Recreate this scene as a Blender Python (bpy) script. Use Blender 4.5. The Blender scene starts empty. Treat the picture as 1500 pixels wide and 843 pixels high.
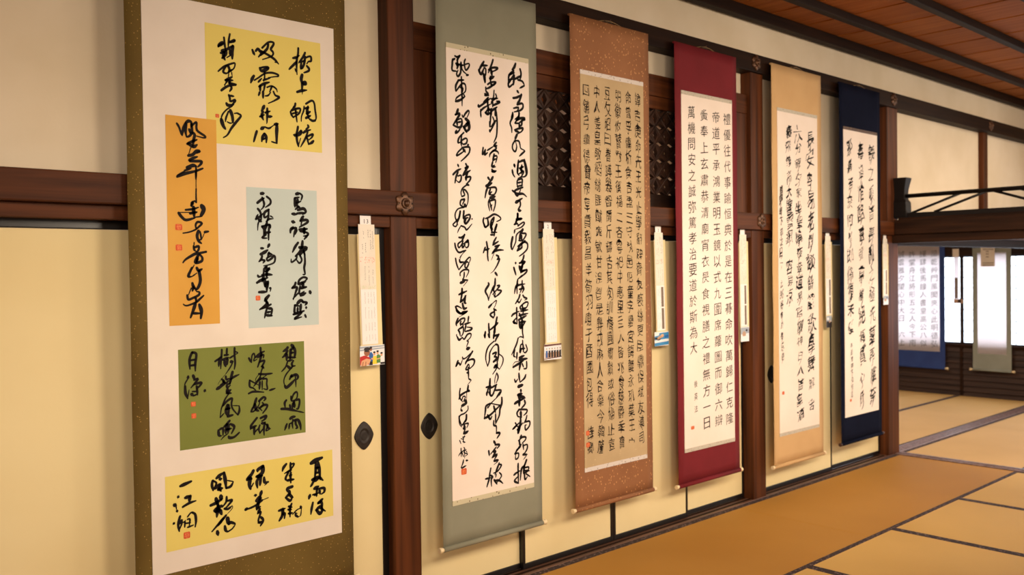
import bpy, bmesh, math, random
from mathutils import Vector, Matrix, noise as mnoise

# ---------------------------------------------------------------- camera
SC = bpy.context.scene
COL = SC.collection
FL = 1312.8; YAW = math.radians(42.519); PIT = math.radians(-0.980); ROL = math.radians(-0.787)
CAMY = -3.5217; CAMZ = 1.5855
_f = Vector((math.sin(YAW)*math.cos(PIT), math.cos(YAW)*math.cos(PIT), math.sin(PIT)))
_r = Vector((math.cos(YAW), -math.sin(YAW), 0.0)); _u = _r.cross(_f)
_r, _u = _r*math.cos(ROL)+_u*math.sin(ROL), -_r*math.sin(ROL)+_u*math.cos(ROL)
cd = bpy.data.cameras.new('camera'); cam = bpy.data.objects.new('camera', cd); COL.objects.link(cam)
cam.matrix_world = Matrix(((_r.x, _u.x, -_f.x, 0), (_r.y, _u.y, -_f.y, CAMY), (_r.z, _u.z, -_f.z, CAMZ), (0, 0, 0, 1)))
cd.sensor_fit = 'HORIZONTAL'; cd.sensor_width = 36.0; cd.lens = 36.0*FL/1500.0
cd.clip_start = 0.05; cd.clip_end = 100
cd.dof.use_dof = True; cd.dof.focus_distance = 3.9; cd.dof.aperture_fstop = 2.6
SC.camera = cam

# ---------------------------------------------------------------- world, lights, exposure
wd = bpy.data.worlds.new('world'); SC.world = wd; wd.use_nodes = True
wd.node_tree.nodes['Background'].inputs[0].default_value = (0.75, 0.82, 1.0, 1)
wd.node_tree.nodes['Background'].inputs[1].default_value = 0.6
def area(name, loc, target, size, energy, color, sizey=None):
    l = bpy.data.lights.new(name, 'AREA'); l.energy = energy; l.color = color
    l.shape = 'RECTANGLE'; l.size = size; l.size_y = sizey or size
    o = bpy.data.objects.new(name, l); COL.objects.link(o); o.location = loc
    d = Vector(target)-Vector(loc); o.rotation_euler = d.to_track_quat('-Z', 'Y').to_euler()
    return o
for _x, _l, _e in ((1.3, 2.5, 9), (.7, -.3, 7.5), (3.3, 4.9, 8), (5.0, 7.4, 11), (7.2, 9.6, 11), (3.0, .9, 13), (5.0, 2.3, 17), (6.9, 3.8, 20), (9.0, 6.0, 17)):  # those placed left of their target are fill added to brighten shaded doors
    _a = area('room_lamp_and_fill', (_l, -3.4, 2.45), (_x, 0, 1.1), 0.7, _e, (1.0, 0.83, 0.63))
    _a.data.spread = math.radians(75)
area('hall_fill', (6.0, -7.9, 2.3), (5.2, 0, 2.1), 8.0, 170, (1.0, 0.84, 0.67), 1.8)  # broad frontal fill added to soften the shade around the scrolls
area('hall_fill', (-2.6, -4.4, 1.9), (4.6, 0, 2.0), 4.5, 90, (1.0, 0.84, 0.67), 2.6)  # fill added from the left end to reach the strips behind the scrolls
area('room_lamp_and_fill', (4.8, -3.0, 3.1), (4.8, -2.0, 0.0), 1.2, 18, (1.0, 0.82, 0.62), 1.2)
area('room_lamp_and_fill', (9.8, -1.8, 3.1), (9.9, -.9, 0.0), 1.4, 40, (1.0, 0.82, 0.62))  # unseen fill added over the second room to brighten its tatami
area('far_room_fill', (8.4, 1.9, 3.0), (9.6, .7, 0.0), 1.2, 40, (1.0, 0.84, 0.66))  # unseen fill added to brighten the far room floor
area('back_room_fill', (4.2, 1.6, 2.9), (4.2, 3.4, 2.0), 1.0, 30, (0.9, 0.85, 1.0))  # unseen fill added behind the transom to lighten the lattice openings
SC.view_settings.view_transform = 'Standard'; SC.view_settings.look = 'None'
SC.view_settings.gamma = 1.0; SC.view_settings.use_curve_mapping = False
SC.view_settings.exposure = -0.06

# ---------------------------------------------------------------- materials
def lin(c):
    return tuple((x/255/12.92 if x/255 <= 0.04045 else ((x/255+0.055)/1.055)**2.4) for x in c)
MATS = {}
def mat(name, rgb, rough=0.6, rgb2=None, scale=(6, 6, 6), detail=4, bump=0.0, bscale=None, spec=0.4, metallic=0.0,
        contrast=(0.35, 0.65), kind='noise', distort=0.0, sheen=0.0, bdist=0.002):
    if name in MATS: return MATS[name]
    m = bpy.data.materials.new(name); m.use_nodes = True; nt = m.node_tree; N = nt.nodes; L = nt.links
    b = N['Principled BSDF']; b.inputs['Roughness'].default_value = rough
    b.inputs['Specular IOR Level'].default_value = spec; b.inputs['Metallic'].default_value = metallic
    if sheen: b.inputs['Sheen Weight'].default_value = sheen
    c1 = lin(rgb)+(1,); b.inputs['Base Color'].default_value = c1
    tc = N.new('ShaderNodeTexCoord'); mp = N.new('ShaderNodeMapping'); mp.inputs['Scale'].default_value = scale
    L.new(tc.outputs['Object'], mp.inputs['Vector'])
    if rgb2 is not None:
        if kind == 'noise':
            t = N.new('ShaderNodeTexNoise'); t.inputs['Scale'].default_value = 1; t.inputs['Detail'].default_value = detail
            t.inputs['Distortion'].default_value = distort; out = t.outputs['Fac']
        else:
            t = N.new('ShaderNodeTexVoronoi'); t.inputs['Scale'].default_value = 1; out = t.outputs['Distance']
        L.new(mp.outputs[0], t.inputs['Vector'])
        r = N.new('ShaderNodeValToRGB'); r.color_ramp.elements[0].position = contrast[0]; r.color_ramp.elements[1].position = contrast[1]
        r.color_ramp.elements[0].color = c1; r.color_ramp.elements[1].color = lin(rgb2)+(1,)
        L.new(out, r.inputs[0]); L.new(r.outputs[0], b.inputs['Base Color'])
    if bump:
        t2 = N.new('ShaderNodeTexNoise'); t2.inputs['Scale'].default_value = 1; t2.inputs['Detail'].default_value = 5
        mp2 = N.new('ShaderNodeMapping'); mp2.inputs['Scale'].default_value = bscale or scale
        L.new(tc.outputs['Object'], mp2.inputs['Vector']); L.new(mp2.outputs[0], t2.inputs['Vector'])
        bn = N.new('ShaderNodeBump'); bn.inputs['Strength'].default_value = bump; bn.inputs['Distance'].default_value = bdist
        L.new(t2.outputs['Fac'], bn.inputs['Height']); L.new(bn.outputs[0], b.inputs['Normal'])
    MATS[name] = m; return m
def add_fleck(m, rgb, scale, lo, hi, rgb_mix=1.0):
    """small scattered flecks (woven pattern, gold leaf) over a material's colour"""
    nt = m.node_tree; N = nt.nodes; L = nt.links; b = N['Principled BSDF']
    tc = N.new('ShaderNodeTexCoord'); mp = N.new('ShaderNodeMapping'); mp.inputs['Scale'].default_value = scale
    mp.inputs['Rotation'].default_value = (0, 0.6, 0)
    v = N.new('ShaderNodeTexVoronoi'); v.inputs['Scale'].default_value = 1; L.new(tc.outputs['Object'], mp.inputs[0]); L.new(mp.outputs[0], v.inputs['Vector'])
    r = N.new('ShaderNodeValToRGB'); r.color_ramp.elements[0].position = lo; r.color_ramp.elements[1].position = hi
    r.color_ramp.elements[0].color = (rgb_mix, rgb_mix, rgb_mix, 1); r.color_ramp.elements[1].color = (0, 0, 0, 1)
    L.new(v.outputs['Distance'], r.inputs[0])
    mx = N.new('ShaderNodeMix'); mx.data_type = 'RGBA'
    L.new(r.outputs[0], mx.inputs[0]); mx.inputs[7].default_value = lin(rgb)+(1,)
    src = b.inputs['Base Color'].links[0].from_socket if b.inputs['Base Color'].links else None
    if src: L.new(src, mx.inputs[6])
    else: mx.inputs[6].default_value = b.inputs['Base Color'].default_value
    L.new(mx.outputs[2], b.inputs['Base Color']); return m

M_PLASTER = mat('cream_plaster', (220, 204, 180), .9, (211, 194, 167), (2.2, 2.2, 2.2), bump=.25, bscale=(90, 90, 90), spec=.1)
M_FUSUMA = mat('fusuma_paper', (226, 208, 162), .8, (220, 200, 152), (1.6, 1.6, 1.6), bump=.15, bscale=(60, 60, 60), spec=.15)
WD, WD2 = (54, 27, 13), (88, 47, 23)
M_WX = mat('dark_wood_along', WD, .5, WD2, (1.2, 26, 26), 6, .35, (3, 90, 90), .12, distort=.4)
M_WY = mat('dark_wood_across', WD, .5, WD2, (26, 1.2, 26), 6, .35, (90, 3, 90), .22, distort=.4)
M_WZ = mat('dark_wood_upright', WD, .48, (92, 49, 24), (20, 20, .8), 6, .35, (90, 90, 3), .15, distort=.6)
M_BLACKWX = mat('black_brown_wood', (26, 15, 11), .55, (40, 24, 15), (1.5, 30, 30), 5, .3, (3, 90, 90), .08)
M_BLACKWY = mat('black_brown_wood_across', (32, 19, 13), .55, (50, 30, 19), (30, 1.5, 30), 5, .3, (90, 3, 90), .1)
M_LACQ = mat('black_lacquer', (18, 14, 14), .3, spec=.5)
M_RAIL = mat('dark_lacquered_rail', (22, 17, 16), .5, spec=.2)
M_LATT = mat('lattice_wood', (40, 24, 18), .55, (62, 38, 26), (20, 20, 20), spec=.3)
M_CEILS = [mat('ceiling_board_%d' % i, c, .6, d, (30, 1.2, 5), 6, .3, (110, 3, 20), .12, distort=.5) for i, (c, d) in enumerate(
    (((144, 80, 30), (166, 98, 42)), ((140, 77, 29), (162, 95, 40)), ((148, 84, 32), (170, 102, 44))))]
M_BATT = mat('ceiling_batten_wood', (32, 24, 22), .55, (44, 33, 28), (1.4, 28, 28), 5, .3, (4, 90, 90), .1)
M_TATX = mat('tatami_rush_sheen_dark', (172, 122, 48), .62, (180, 130, 55), (1.1, 1.1, 1.1), 3, .5, (420, 24, 1), .25, bdist=.0012)  # weave-direction sheen put into the colour: darker for mats along the wall
M_TATY = mat('tatami_rush_sheen_light', (200, 160, 88), .62, (208, 168, 96), (1.1, 1.1, 1.1), 3, .5, (24, 420, 1), .25, bdist=.0012)  # same rush, lighter colour standing in for the sheen of the crosswise weave
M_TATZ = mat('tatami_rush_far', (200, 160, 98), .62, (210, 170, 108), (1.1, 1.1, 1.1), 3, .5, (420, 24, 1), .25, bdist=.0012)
M_HERI = add_fleck(mat('tatami_border_cloth', (58, 46, 48), .75, spec=.2), (118, 100, 98), (52, 52, 52), .22, .40)
M_SILL = mat('worn_sill_wood', (96, 70, 62), .3, (140, 112, 104), (26, 26, 2), 5, .2, (60, 60, 3), .5)
M_SHIKI = mat('threshold_wood', (84, 54, 40), .35, (112, 78, 60), (1.5, 30, 30), 5, .2, (3, 90, 90), .5)
M_BRONZE = mat('bronze_fitting', (66, 42, 28), .4, (100, 68, 46), (60, 60, 60), 3, .3, (120, 120, 120), .5, metallic=.55)
M_IRON = mat('dark_metal_pull', (40, 34, 31), .5, (52, 44, 40), (50, 50, 50), 3, .2, (150, 150, 150), .3, metallic=.1)
M_HOLE = mat('nail_hole_dark', (12, 8, 6), .8)
M_INK = mat('black_ink', (22, 16, 15), .7, spec=.15)
M_INK2 = mat('grey_brown_ink', (40, 31, 26), .8, spec=.1)
M_INK3 = mat('soft_grey_ink', (120, 114, 116), .8, spec=.1)
M_RED = mat('vermilion_seal', (190, 70, 42), .7, (206, 96, 62), (300, 300, 300), spec=.1, contrast=(.4, .6))
M_REDL = mat('seal_relief', (232, 150, 96), .7, spec=.1)
M_PAPER = mat('scroll_paper', (219, 207, 196), .85, (214, 201, 189), (5, 5, 5), bump=.1, bscale=(120, 120, 120), spec=.1)
M_PAPERW = mat('scroll_paper_warm', (230, 216, 206), .85, (226, 211, 199), (5, 5, 5), bump=.1, bscale=(120, 120, 120), spec=.1)
M_IVORY = mat('ivory_roller_end', (230, 208, 168), .4)
M_DARKKNOB = mat('dark_roller_end', (60, 34, 26), .4)
M_CORD = mat('hanging_cord', (150, 118, 76), .8, (96, 72, 48), (200, 200, 200))
M_TAGP = mat('tag_paper', (226, 216, 204), .85, (220, 210, 196), (12, 12, 12), spec=.1)
M_TAGW = mat('tag_white_paper', (230, 224, 222), .85, spec=.1)
M_TAGRED = mat('tag_red_print', (232, 162, 142), .85)
M_TAGINK = mat('tag_grey_print', (120, 104, 92), .85)
M_TAGGREEN = mat('tag_pale_green_print', (206, 208, 176), .85)

# ---------------------------------------------------------------- helpers
def tag(o, label=None, cat=None, group=None, kind=None):
    if label: o['label'] = label
    if cat: o['category'] = cat
    if group: o['group'] = group
    if kind: o['kind'] = kind
    return o
def thing(name, loc, label, cat, group=None):
    o = bpy.data.objects.new(name, None); COL.objects.link(o); o.location = loc; o.empty_display_size = .1
    return tag(o, label, cat, group)
def link(name, me, m=None, parent=None):
    if m is not None:
        for mm in (m if isinstance(m, (list, tuple)) else [m]): me.materials.append(mm)
    o = bpy.data.objects.new(name, me); COL.objects.link(o)
    if parent is not None:
        o.parent = parent
        if parent.type == 'EMPTY': o.matrix_parent_inverse = Matrix.Translation(parent.location).inverted()
    return o
def bm_box(bm, x0, x1, y0, y1, z0, z1, mi=0):
    vs = [bm.verts.new((x, y, z)) for x in (x0, x1) for y in (y0, y1) for z in (z0, z1)]
    for f in ((0, 1, 3, 2), (4, 6, 7, 5), (0, 4, 5, 1), (2, 3, 7, 6), (0, 2, 6, 4), (1, 5, 7, 3)):
        fc = bm.faces.new([vs[i] for i in f]); fc.material_index = mi
    return vs
def fin(bm, name, m, parent=None, bevel=0.0, smooth=False):
    bmesh.ops.recalc_face_normals(bm, faces=bm.faces[:])
    if bevel:
        bmesh.ops.bevel(bm, geom=[e for e in bm.edges if e.calc_face_angle(0) > .9], offset=bevel, segments=2, affect='EDGES', profile=.6)
    me = bpy.data.meshes.new(name); bm.to_mesh(me); bm.free()
    if smooth:
        for p in me.polygons: p.use_smooth = True
    return link(name, me, m, parent)
def box(name, x0, x1, y0, y1, z0, z1, m, parent=None, bevel=0.0):
    bm = bmesh.new(); bm_box(bm, x0, x1, y0, y1, z0, z1); return fin(bm, name, m, parent, bevel)
def bm_tube(bm, pts, r, seg=8, cap=True, mi=0):
    pts = [Vector(p) for p in pts]; rings = []
    rr = r if isinstance(r, (list, tuple)) else [r]*len(pts)
    for i, p in enumerate(pts):
        d = (pts[min(i+1, len(pts)-1)]-pts[max(i-1, 0)]).normalized()
        a = d.orthogonal().normalized() if i == 0 else (a-d*a.dot(d)).normalized()
        b = d.cross(a)
        rings.append([bm.verts.new(p+(a*math.cos(t)+b*math.sin(t))*rr[i]) for t in [2*math.pi*k/seg for k in range(seg)]])
    for q, w in zip(rings, rings[1:]):
        for k in range(seg):
            f = bm.faces.new((q[k], q[(k+1) % seg], w[(k+1) % seg], w[k])); f.smooth = True; f.material_index = mi
    if cap: bm.faces.new(rings[0][::-1]).material_index = mi; bm.faces.new(rings[-1]).material_index = mi
def tube(name, pts, r, m, parent=None, seg=8):
    bm = bmesh.new(); bm_tube(bm, pts, r, seg); return fin(bm, name, m, parent)
def P(px, py, y):
    """the point of the plane Y = y that the photograph shows at (px, py)"""
    d = _f+_r*((px-750)/FL)-_u*((py-421.5)/FL); t = (y-CAMY)/d.y
    return d.x*t, CAMZ+d.z*t
def PX(px, py, x):
    d = _f+_r*((px-750)/FL)-_u*((py-421.5)/FL); t = x/d.x
    return CAMY+d.y*t, CAMZ+d.z*t

FZ = -0.035                       # tatami surface
XF = 11.75                        # far window wall
random.seed(7)
# ---------------------------------------------------------------- setting: floor
floor = box('floor', -3.2, 12.2, -8.2, 3.6, FZ-.12, FZ-.056, M_BLACKWX); floor['kind'] = 'structure'
def mat_piece(x0, x1, y0, y1, m, along, lo=True, hi=True, hw=.03, hw2=.03):
    """one tatami mat: rush body with a cloth border on its long sides"""
    g = .0012
    if along == 'X':
        t = box('tatami_mat', x0+g, x1-g, y0+g, y1-g, FZ-.055, FZ, m, floor, .002)
        for on, a, b in ((lo, y0+g-.0002, y0+hw), (hi, y1-hw2, y1-g+.0002)):
            if on: box('cloth_border', x0+g, x1-g, a, b, FZ-.05, FZ+.0012, M_HERI, t)
    else:
        t = box('tatami_mat', x0+g, x1-g, y0+g, y1-g, FZ-.055, FZ, m, floor, .002)
        for on, a, b in ((lo, x0+g-.0002, x0+hw), (hi, x1-hw, x1-g+.0002)):
            if on: box('cloth_border', a, b, y0+g, y1-g, FZ-.05, FZ+.0012, M_HERI, t)
    return t
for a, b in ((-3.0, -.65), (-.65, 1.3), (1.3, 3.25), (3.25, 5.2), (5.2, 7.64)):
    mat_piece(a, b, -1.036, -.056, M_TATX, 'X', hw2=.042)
xs = [-2.62, -1.61, -.6, .41, 1.42, 2.43, 3.44, 4.44, 5.45, 6.48, 7.64]
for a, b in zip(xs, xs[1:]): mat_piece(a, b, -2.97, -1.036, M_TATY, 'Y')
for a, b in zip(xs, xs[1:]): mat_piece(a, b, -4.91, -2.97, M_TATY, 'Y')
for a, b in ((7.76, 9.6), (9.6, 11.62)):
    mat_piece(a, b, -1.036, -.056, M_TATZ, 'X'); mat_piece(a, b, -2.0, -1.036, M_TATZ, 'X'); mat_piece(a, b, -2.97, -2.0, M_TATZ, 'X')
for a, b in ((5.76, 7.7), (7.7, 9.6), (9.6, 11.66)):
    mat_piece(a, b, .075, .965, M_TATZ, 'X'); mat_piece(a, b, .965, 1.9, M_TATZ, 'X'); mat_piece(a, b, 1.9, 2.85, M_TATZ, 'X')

# thresholds
t = box('trim_1', -3, 7.64, -.054, .074, FZ-.06, FZ+.004, M_SHIKI, None, .003); t['kind'] = 'structure'
for y in (-.022, .022): box('sliding_groove', -3, 7.5, y-.009, y+.009, FZ+.0035, FZ+.0062, M_BLACKWX, t)
t = box('trim_2', 7.76, 11.66, -.054, .074, FZ-.06, FZ+.006, M_SILL, None, .003); t['kind'] = 'structure'
for y in (-.022, .012, .045): box('sliding_rail', 7.76, 11.64, y-.004, y+.004, FZ+.004, FZ+.012, M_SILL, t)
t = box('trim_3', 7.642, 7.758, -4.9, -.054, FZ-.06, FZ+.008, M_SILL, None, .003); t['kind'] = 'structure'
for x in (7.68, 7.72): box('sliding_rail', x-.006, x+.006, -4.9, -.06, FZ+.006, FZ+.013, M_SILL, t)

# ---------------------------------------------------------------- ceiling
CZ = 3.405
ceil = box('ceiling', -3.2, 12.2, -8.2, 3.6, CZ+.02, CZ+.12, M_BLACKWX); ceil['kind'] = 'structure'
x = -3.0; k = 0
while x < 11.7:
    w = .485
    bm = bmesh.new(); vs = bm_box(bm, x, x+w+.03, -8.0, -.0, CZ, CZ+.01)
    for v in vs:
        if v.co.x > x+.1: v.co.z += .006
    fin(bm, 'ceiling_board', M_CEILS[k*7 % 3], ceil); x += w; k += 1
box('ceiling_board', -3, XF, .0, 3.4, CZ+.005, CZ+.018, M_CEILS[1], ceil)
for i in range(15):
    y = -.405-.515*i
    box('ceiling_batten', -3.0, XF, y-.028, y+.028, CZ-.058, CZ-.0005, M_BATT, ceil, .006)
t = box('trim_4', -3, XF, -.062, .0, 3.325, CZ-.001, M_BLACKWX, None, .004); t['kind'] = 'structure'

# ---------------------------------------------------------------- the scroll wall (wall_left) with its posts and beams
wall = box('wall_left', -3, XF, .03, .07, 2.80, CZ, M_PLASTER); wall['kind'] = 'structure'
box('plaster_panel', -3, 2.43, .03, .07, 1.97, 2.80, M_PLASTER, wall)
box('plaster_panel', 5.60, 7.56, .03, .07, 1.97, 2.80, M_PLASTER, wall)
box('plaster_panel', 7.72, XF, .03, .07, 1.97, 2.80, M_PLASTER, wall)
def post(n, x0, x1, y0=-.05, y1=.10, z0=FZ, z1=2.96, m=None):
    o = box('trim_%d' % n, x0, x1, y0, y1, z0, z1, m or M_WZ, None, .006); o['kind'] = 'structure'; return o
post(5, 2.42, 2.57); post(6, 5.455, 5.612); post(7, 7.54, 7.742); post(8, -.60, -.45)
post(9, 9.78, 9.90, -.02, .08, 1.96, 2.96)
# middle beam over the doors and upper beam
def beam(n, x0, x1, y0, y1, z0, z1, m, bev=.006):
    o = box('trim_%d' % n, x0, x1, y0, y1, z0, z1, m, None, bev); o['kind'] = 'structure'; return o
mid = beam(10, -3, 7.60, -.086, .029, 1.857, 1.972, M_WX)
up = beam(11, -3, XF-.01, -.075, .029, 2.952, 3.078, M_BLACKWX)
beam(12, 7.745, XF-.01, -.08, .029, 1.857, 1.972, M_WX)
for n, (a, b) in enumerate(((-3, 2.42), (2.57, 5.455), (5.612, 7.54))):
    k = beam(13+n, a, b, -.044, .074, 1.803, 1.857, M_WX, .003)
beam(16, 7.745, XF-.01, -.05, .074, 1.775, 1.857, M_BLACKWX, .003)

# star-shaped bronze nail covers over the beam joints
def nail_cover(x, z, y, parent, r=.056):
    bm = bmesh.new(); n = 48
    def ring(rad, yy, k):
        vs = []
        for i in range(n):
            t = 2*math.pi*i/n+math.pi/2
            s = abs(math.cos(3*(t-math.pi/2)))
            rr = rad*(1-k*(1-s**1.1)*.24)
            vs.append(bm.verts.new((x+rr*math.cos(t), yy, z+rr*math.sin(t))))
        return vs
    rings = [ring(r, y+.001, 1), ring(r, y-.004, 1), ring(r*.93, y-.008, 1), ring(r*.55, y-.011, .5), ring(r*.46, y-.0105, 0)]
    for a, b in zip(rings, rings[1:]):
        for i in range(n): bm.faces.new((a[i], a[(i+1) % n], b[(i+1) % n], b[i])).smooth = True
    bm.faces.new(rings[-1])
    pl = fin(bm, 'nail_cover', M_BRONZE, parent)
    bm = bmesh.new()
    prof = [(r*.44, -.010), (r*.44, -.016), (r*.36, -.019), (r*.30, -.015), (r*.28, -.013), (r*.26, -.020), (r*.16, -.028), (r*.05, -.030)]
    prev = None
    for rad, yy in prof:
        cur = [bm.verts.new((x+rad*math.cos(2*math.pi*i/20), y+yy, z+rad*math.sin(2*math.pi*i/20))) for i in range(20)]
        if prev:
            for i in range(20): bm.faces.new((prev[i], prev[(i+1) % 20], cur[(i+1) % 20], cur[i])).smooth = True
        prev = cur
    bm.faces.new(prev); fin(bm, 'boss', M_BRONZE, pl)
    bm = bmesh.new()
    for i in range(6):
        t = math.pi/2+math.pi/3*i+math.pi/6
        bm_tube(bm, [(x+r*.66*math.cos(t), y-.009, z+r*.66*math.sin(t)), (x+r*.66*math.cos(t), y-.0115, z+r*.66*math.sin(t))], .0032, 8)
    fin(bm, 'nail_hole', M_HOLE, pl)
nail_cover(2.475, 1.914, -.086, mid); nail_cover(5.522, 1.917, -.086, mid)
nail_cover(2.495, 3.018, -.075, up); nail_cover(5.49, 3.018, -.075, up); nail_cover(7.62, 3.018, -.075, up); nail_cover(9.83, 3.018, -.075, up)

# transom between posts 1 and 2: rails, side boards and a fretwork lattice
rail = box('transom_rail', 2.57, 5.455, -.022, .05, 2.668, 2.80, M_WX, wall, .004)
box('transom_rail', 2.72, 5.35, -.012, .045, 2.590, 2.667, M_WX, wall, .004)
box('transom_rail', 2.72, 5.35, -.012, .045, 1.973, 2.060, M_BLACKWX, wall, .004)
box('side_board', 2.57, 2.735, -.020, .05, 1.973, 2.667, M_WZ, wall, .004)
box('side_board', 5.325, 5.455, -.020, .05, 1.973, 2.667, M_WZ, wall, .004)
bm = bmesh.new(); c = .106; nx = 24; x0 = 2.735; y0, y1 = .002, .030; cw = (5.325-2.735)/nx
hw_ = .022
for i in range(nx):
    for j in range(5):
        a, b = x0+i*cw, 2.06+j*c
        g = .014; q = [(a, b), (a+g, b+.001), (a+cw/2, b+hw_*.9), (a+cw-g, b+.001), (a+cw, b), (a+cw-.001, b+g), (a+cw-hw_, b+c/2), (a+cw-.001, b+c-g), (a+cw, b+c), (a+cw-g, b+c-.001), (a+cw/2, b+c-hw_*.9), (a+g, b+c-.001), (a, b+c), (a+.001, b+c-g), (a+hw_, b+c/2), (a+.001, b+g)]
        f_ = [bm.verts.new((u, y0, v)) for u, v in q]; k_ = [bm.verts.new((u, y1, v)) for u, v in q]
        cf = bm.verts.new((a+cw/2, y0-.001, b+c/2)); ck = bm.verts.new((a+cw/2, y1, b+c/2))
        for s in range(16):
            e = (s+1) % 16
            bm.faces.new((f_[s], f_[e], cf)); bm.faces.new((k_[e], k_[s], ck)); bm.faces.new((f_[s], k_[s], k_[e], f_[e]))
lat = fin(bm, 'fretwork_panel', M_LATT, wall)
bm = bmesh.new()
L_, R_, B_, T_ = 2.735, 5.325, 2.06, 2.59
for sgn in (1, -1):
    for k in range(-6, nx+6):
        # diagonal slats through the cell centres' lattice nodes, clipped to the panel
        xa = x0+k*cw; za, zb = B_, T_; xb = xa+sgn*5*cw
        p = []
        for tt in range(0, 41):
            u = xa+(xb-xa)*tt/40; v = za+(zb-za)*tt/40
            if L_ <= u <= R_: p.append((u, v))
        if len(p) > 3:
            bm_tube(bm, [(p[0][0], y0-.002-.001*sgn, p[0][1]), (p[-1][0], y0-.002-.001*sgn, p[-1][1])], .0045, 4)
fin(bm, 'diagonal_slat', M_LATT, wall)['kind'] = 'stuff'

# sliding doors
def pull(x, z, y, parent, rx=.052, rz=.066):
    """diamond-cushion finger pull: raised rim, dished centre"""
    bm = bmesh.new(); n = 40; prev = None
    for k, yy, e in ((1.0, 0, 1.45), (1.0, -.004, 1.45), (.90, -.006, 1.5), (.62, -.0045, 1.8), (.56, -.0065, 2), (.48, -.006, 2), (.44, -.002, 2), (.30, -.001, 2), (.26, -.003, 2)):
        cur = []
        for i in range(n):
            t = 2*math.pi*i/n; ct, st = math.cos(t), math.sin(t)
            cur.append(bm.verts.new((x+rx*k*math.copysign(abs(ct)**(2/e), ct), y+yy, z+rz*k*math.copysign(abs(st)**(2/e), st))))
        if prev:
            for i in range(n): bm.faces.new((prev[i], prev[(i+1) % n], cur[(i+1) % n], cur[i])).smooth = True
        prev = cur
    bm.faces.new(prev); return fin(bm, 'finger_pull', M_IRON, parent)
def door(n, x0, x1, y, pulls=(), sl=.022, sr=.022):
    """fusuma: papered panel inside a black lacquered frame; y = front face"""
    d = box('door_%d' % n, x0+.004, x1-.004, y+.004, y+.018, .004, 1.768, M_FUSUMA); d['kind'] = 'structure'
    box('frame_stile', x0, x0+sl, y, y+.022, -.026, 1.806, M_LACQ, d, .003)
    box('frame_stile', x1-sr, x1, y, y+.022, -.026, 1.806, M_LACQ, d, .003)
    box('frame_rail', x0+sl, x1-sr, y, y+.022, -.026, .002, M_LACQ, d, .003)
    box('frame_rail', x0+sl, x1-sr, y, y+.022, 1.770, 1.806, M_LACQ, d, .003)
    for px_, pz_ in pulls: pull(px_, pz_, y+.003, d)
    return d
door(1, -3.0, -.60, .004); door(2, -.45, 1.50, .030)
door(3, 1.46, 2.419, .004, ((2.289, .836),), sr=.034)
door(4, 2.571, 3.312, .030, ((2.688, .827),), sr=.024)
door(5, 3.288, 4.026, .004, sl=.018); door(6, 4.028, 4.762, .004, sr=.018)
door(7, 4.74, 5.454, .030, sl=.02)
door(8, 5.613, 6.66, .004, ((5.783, .817),), sr=.016); door(9, 6.645, 7.539, .030, sr=.02)

# ---------------------------------------------------------------- cross beam between the two rooms
beam(17, 7.58, 7.80, -8.0, -.088, 1.862, 1.984, M_BLACKWY)
beam(18, 7.62, 7.78, -8.0, -.052, 1.79, 1.862, M_BLACKWY, .003)
beam(19, 7.66, 7.76, -8.0, -.088, 1.984, 2.006, M_BLACKWY, .003)

# ---------------------------------------------------------------- far window wall
wf = box('wall_far', XF, XF+.1, -8.2, 3.6, 1.86, CZ+.02, M_PLASTER); wf['kind'] = 'structure'
s0, s1 = .608, 1.714
wl = box('trim_20', XF-.06, XF+.08, -8.2, 3.6, s1, 1.86, M_BLACKWY, None, .004); wl['kind'] = 'structure'
ws = box('trim_21', XF-.05, XF+.08, -8.2, 3.6, s0-.03, s0, M_BLACKWY, None, .004); ws['kind'] = 'structure'
M_SIDING = mat('siding_wood', (42, 27, 21), .5, (66, 46, 36), (30, 1.5, 40), 5, .4, (90, 3, 120), .25)
for r in range(9):
    z0 = FZ-.02+r*(s0-.03-FZ+.02)/9; z1 = FZ-.02+(r+1)*(s0-.03-FZ+.02)/9
    ya = -8.2
    for yb in (-4.25, -.95, .946, 2.19, 3.6):
        bm = bmesh.new(); vs = bm_box(bm, XF-.012, XF+.06, ya+.001, yb-.001, z0+.002, z1-.002)
        for v in vs:
            if v.co.x < XF and v.co.z < (z0+z1)/2: v.co.x -= .018
        fin(bm, 'siding_board', M_SIDING, wf); ya = yb
for yb in (-4.25, -.95, .946, 2.19):
    box('siding_batten', XF-.035, XF-.013, yb-.016, yb+.016, FZ, s0-.03, M_BLACKWY, wf)
M_PANE = bpy.data.materials.new('daylit_window_paper'); M_PANE.use_nodes = True
_nt = M_PANE.node_tree; _e = _nt.nodes.new('ShaderNodeEmission'); _e.inputs[0].default_value = (.80, .89, 1.0, 1); _e.inputs[1].default_value = 3.6
_nt.links.new(_e.outputs[0], _nt.nodes['Material Output'].inputs['Surface'])
ys = [-5.25, -4.01, -2.77, -1.53, -.292, .946, 2.185, 3.42]
for n, (a, b) in enumerate(zip(ys, ys[1:])):
    w = box('window_%d' % (n+1), XF+.012, XF+.016, a+.01, b-.01, s0, s1, M_PANE); w['kind'] = 'structure'
    for ya, yb, za, zb in ((a, a+.018, s0, s1), (b-.018, b, s0, s1), (a+.018, b-.018, s0, s0+.02), (a+.018, b-.018, s1-.02, s1)):
        box('window_frame', XF-.012, XF+.011, ya, yb, za, zb, M_BLACKWY, w)
    for k in range(1, 4): 
        y = a+(b-a)*k/4; box('muntin', XF, XF+.010, y-.003, y+.003, s0+.02, s1-.02, M_BLACKWY, w)
    for k in range(1, 8):
        z = s1-.135*k; box('muntin', XF+.001, XF+.0085, a+.018, b-.018, z-.004, z+.004, M_BLACKWY, w)

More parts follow.
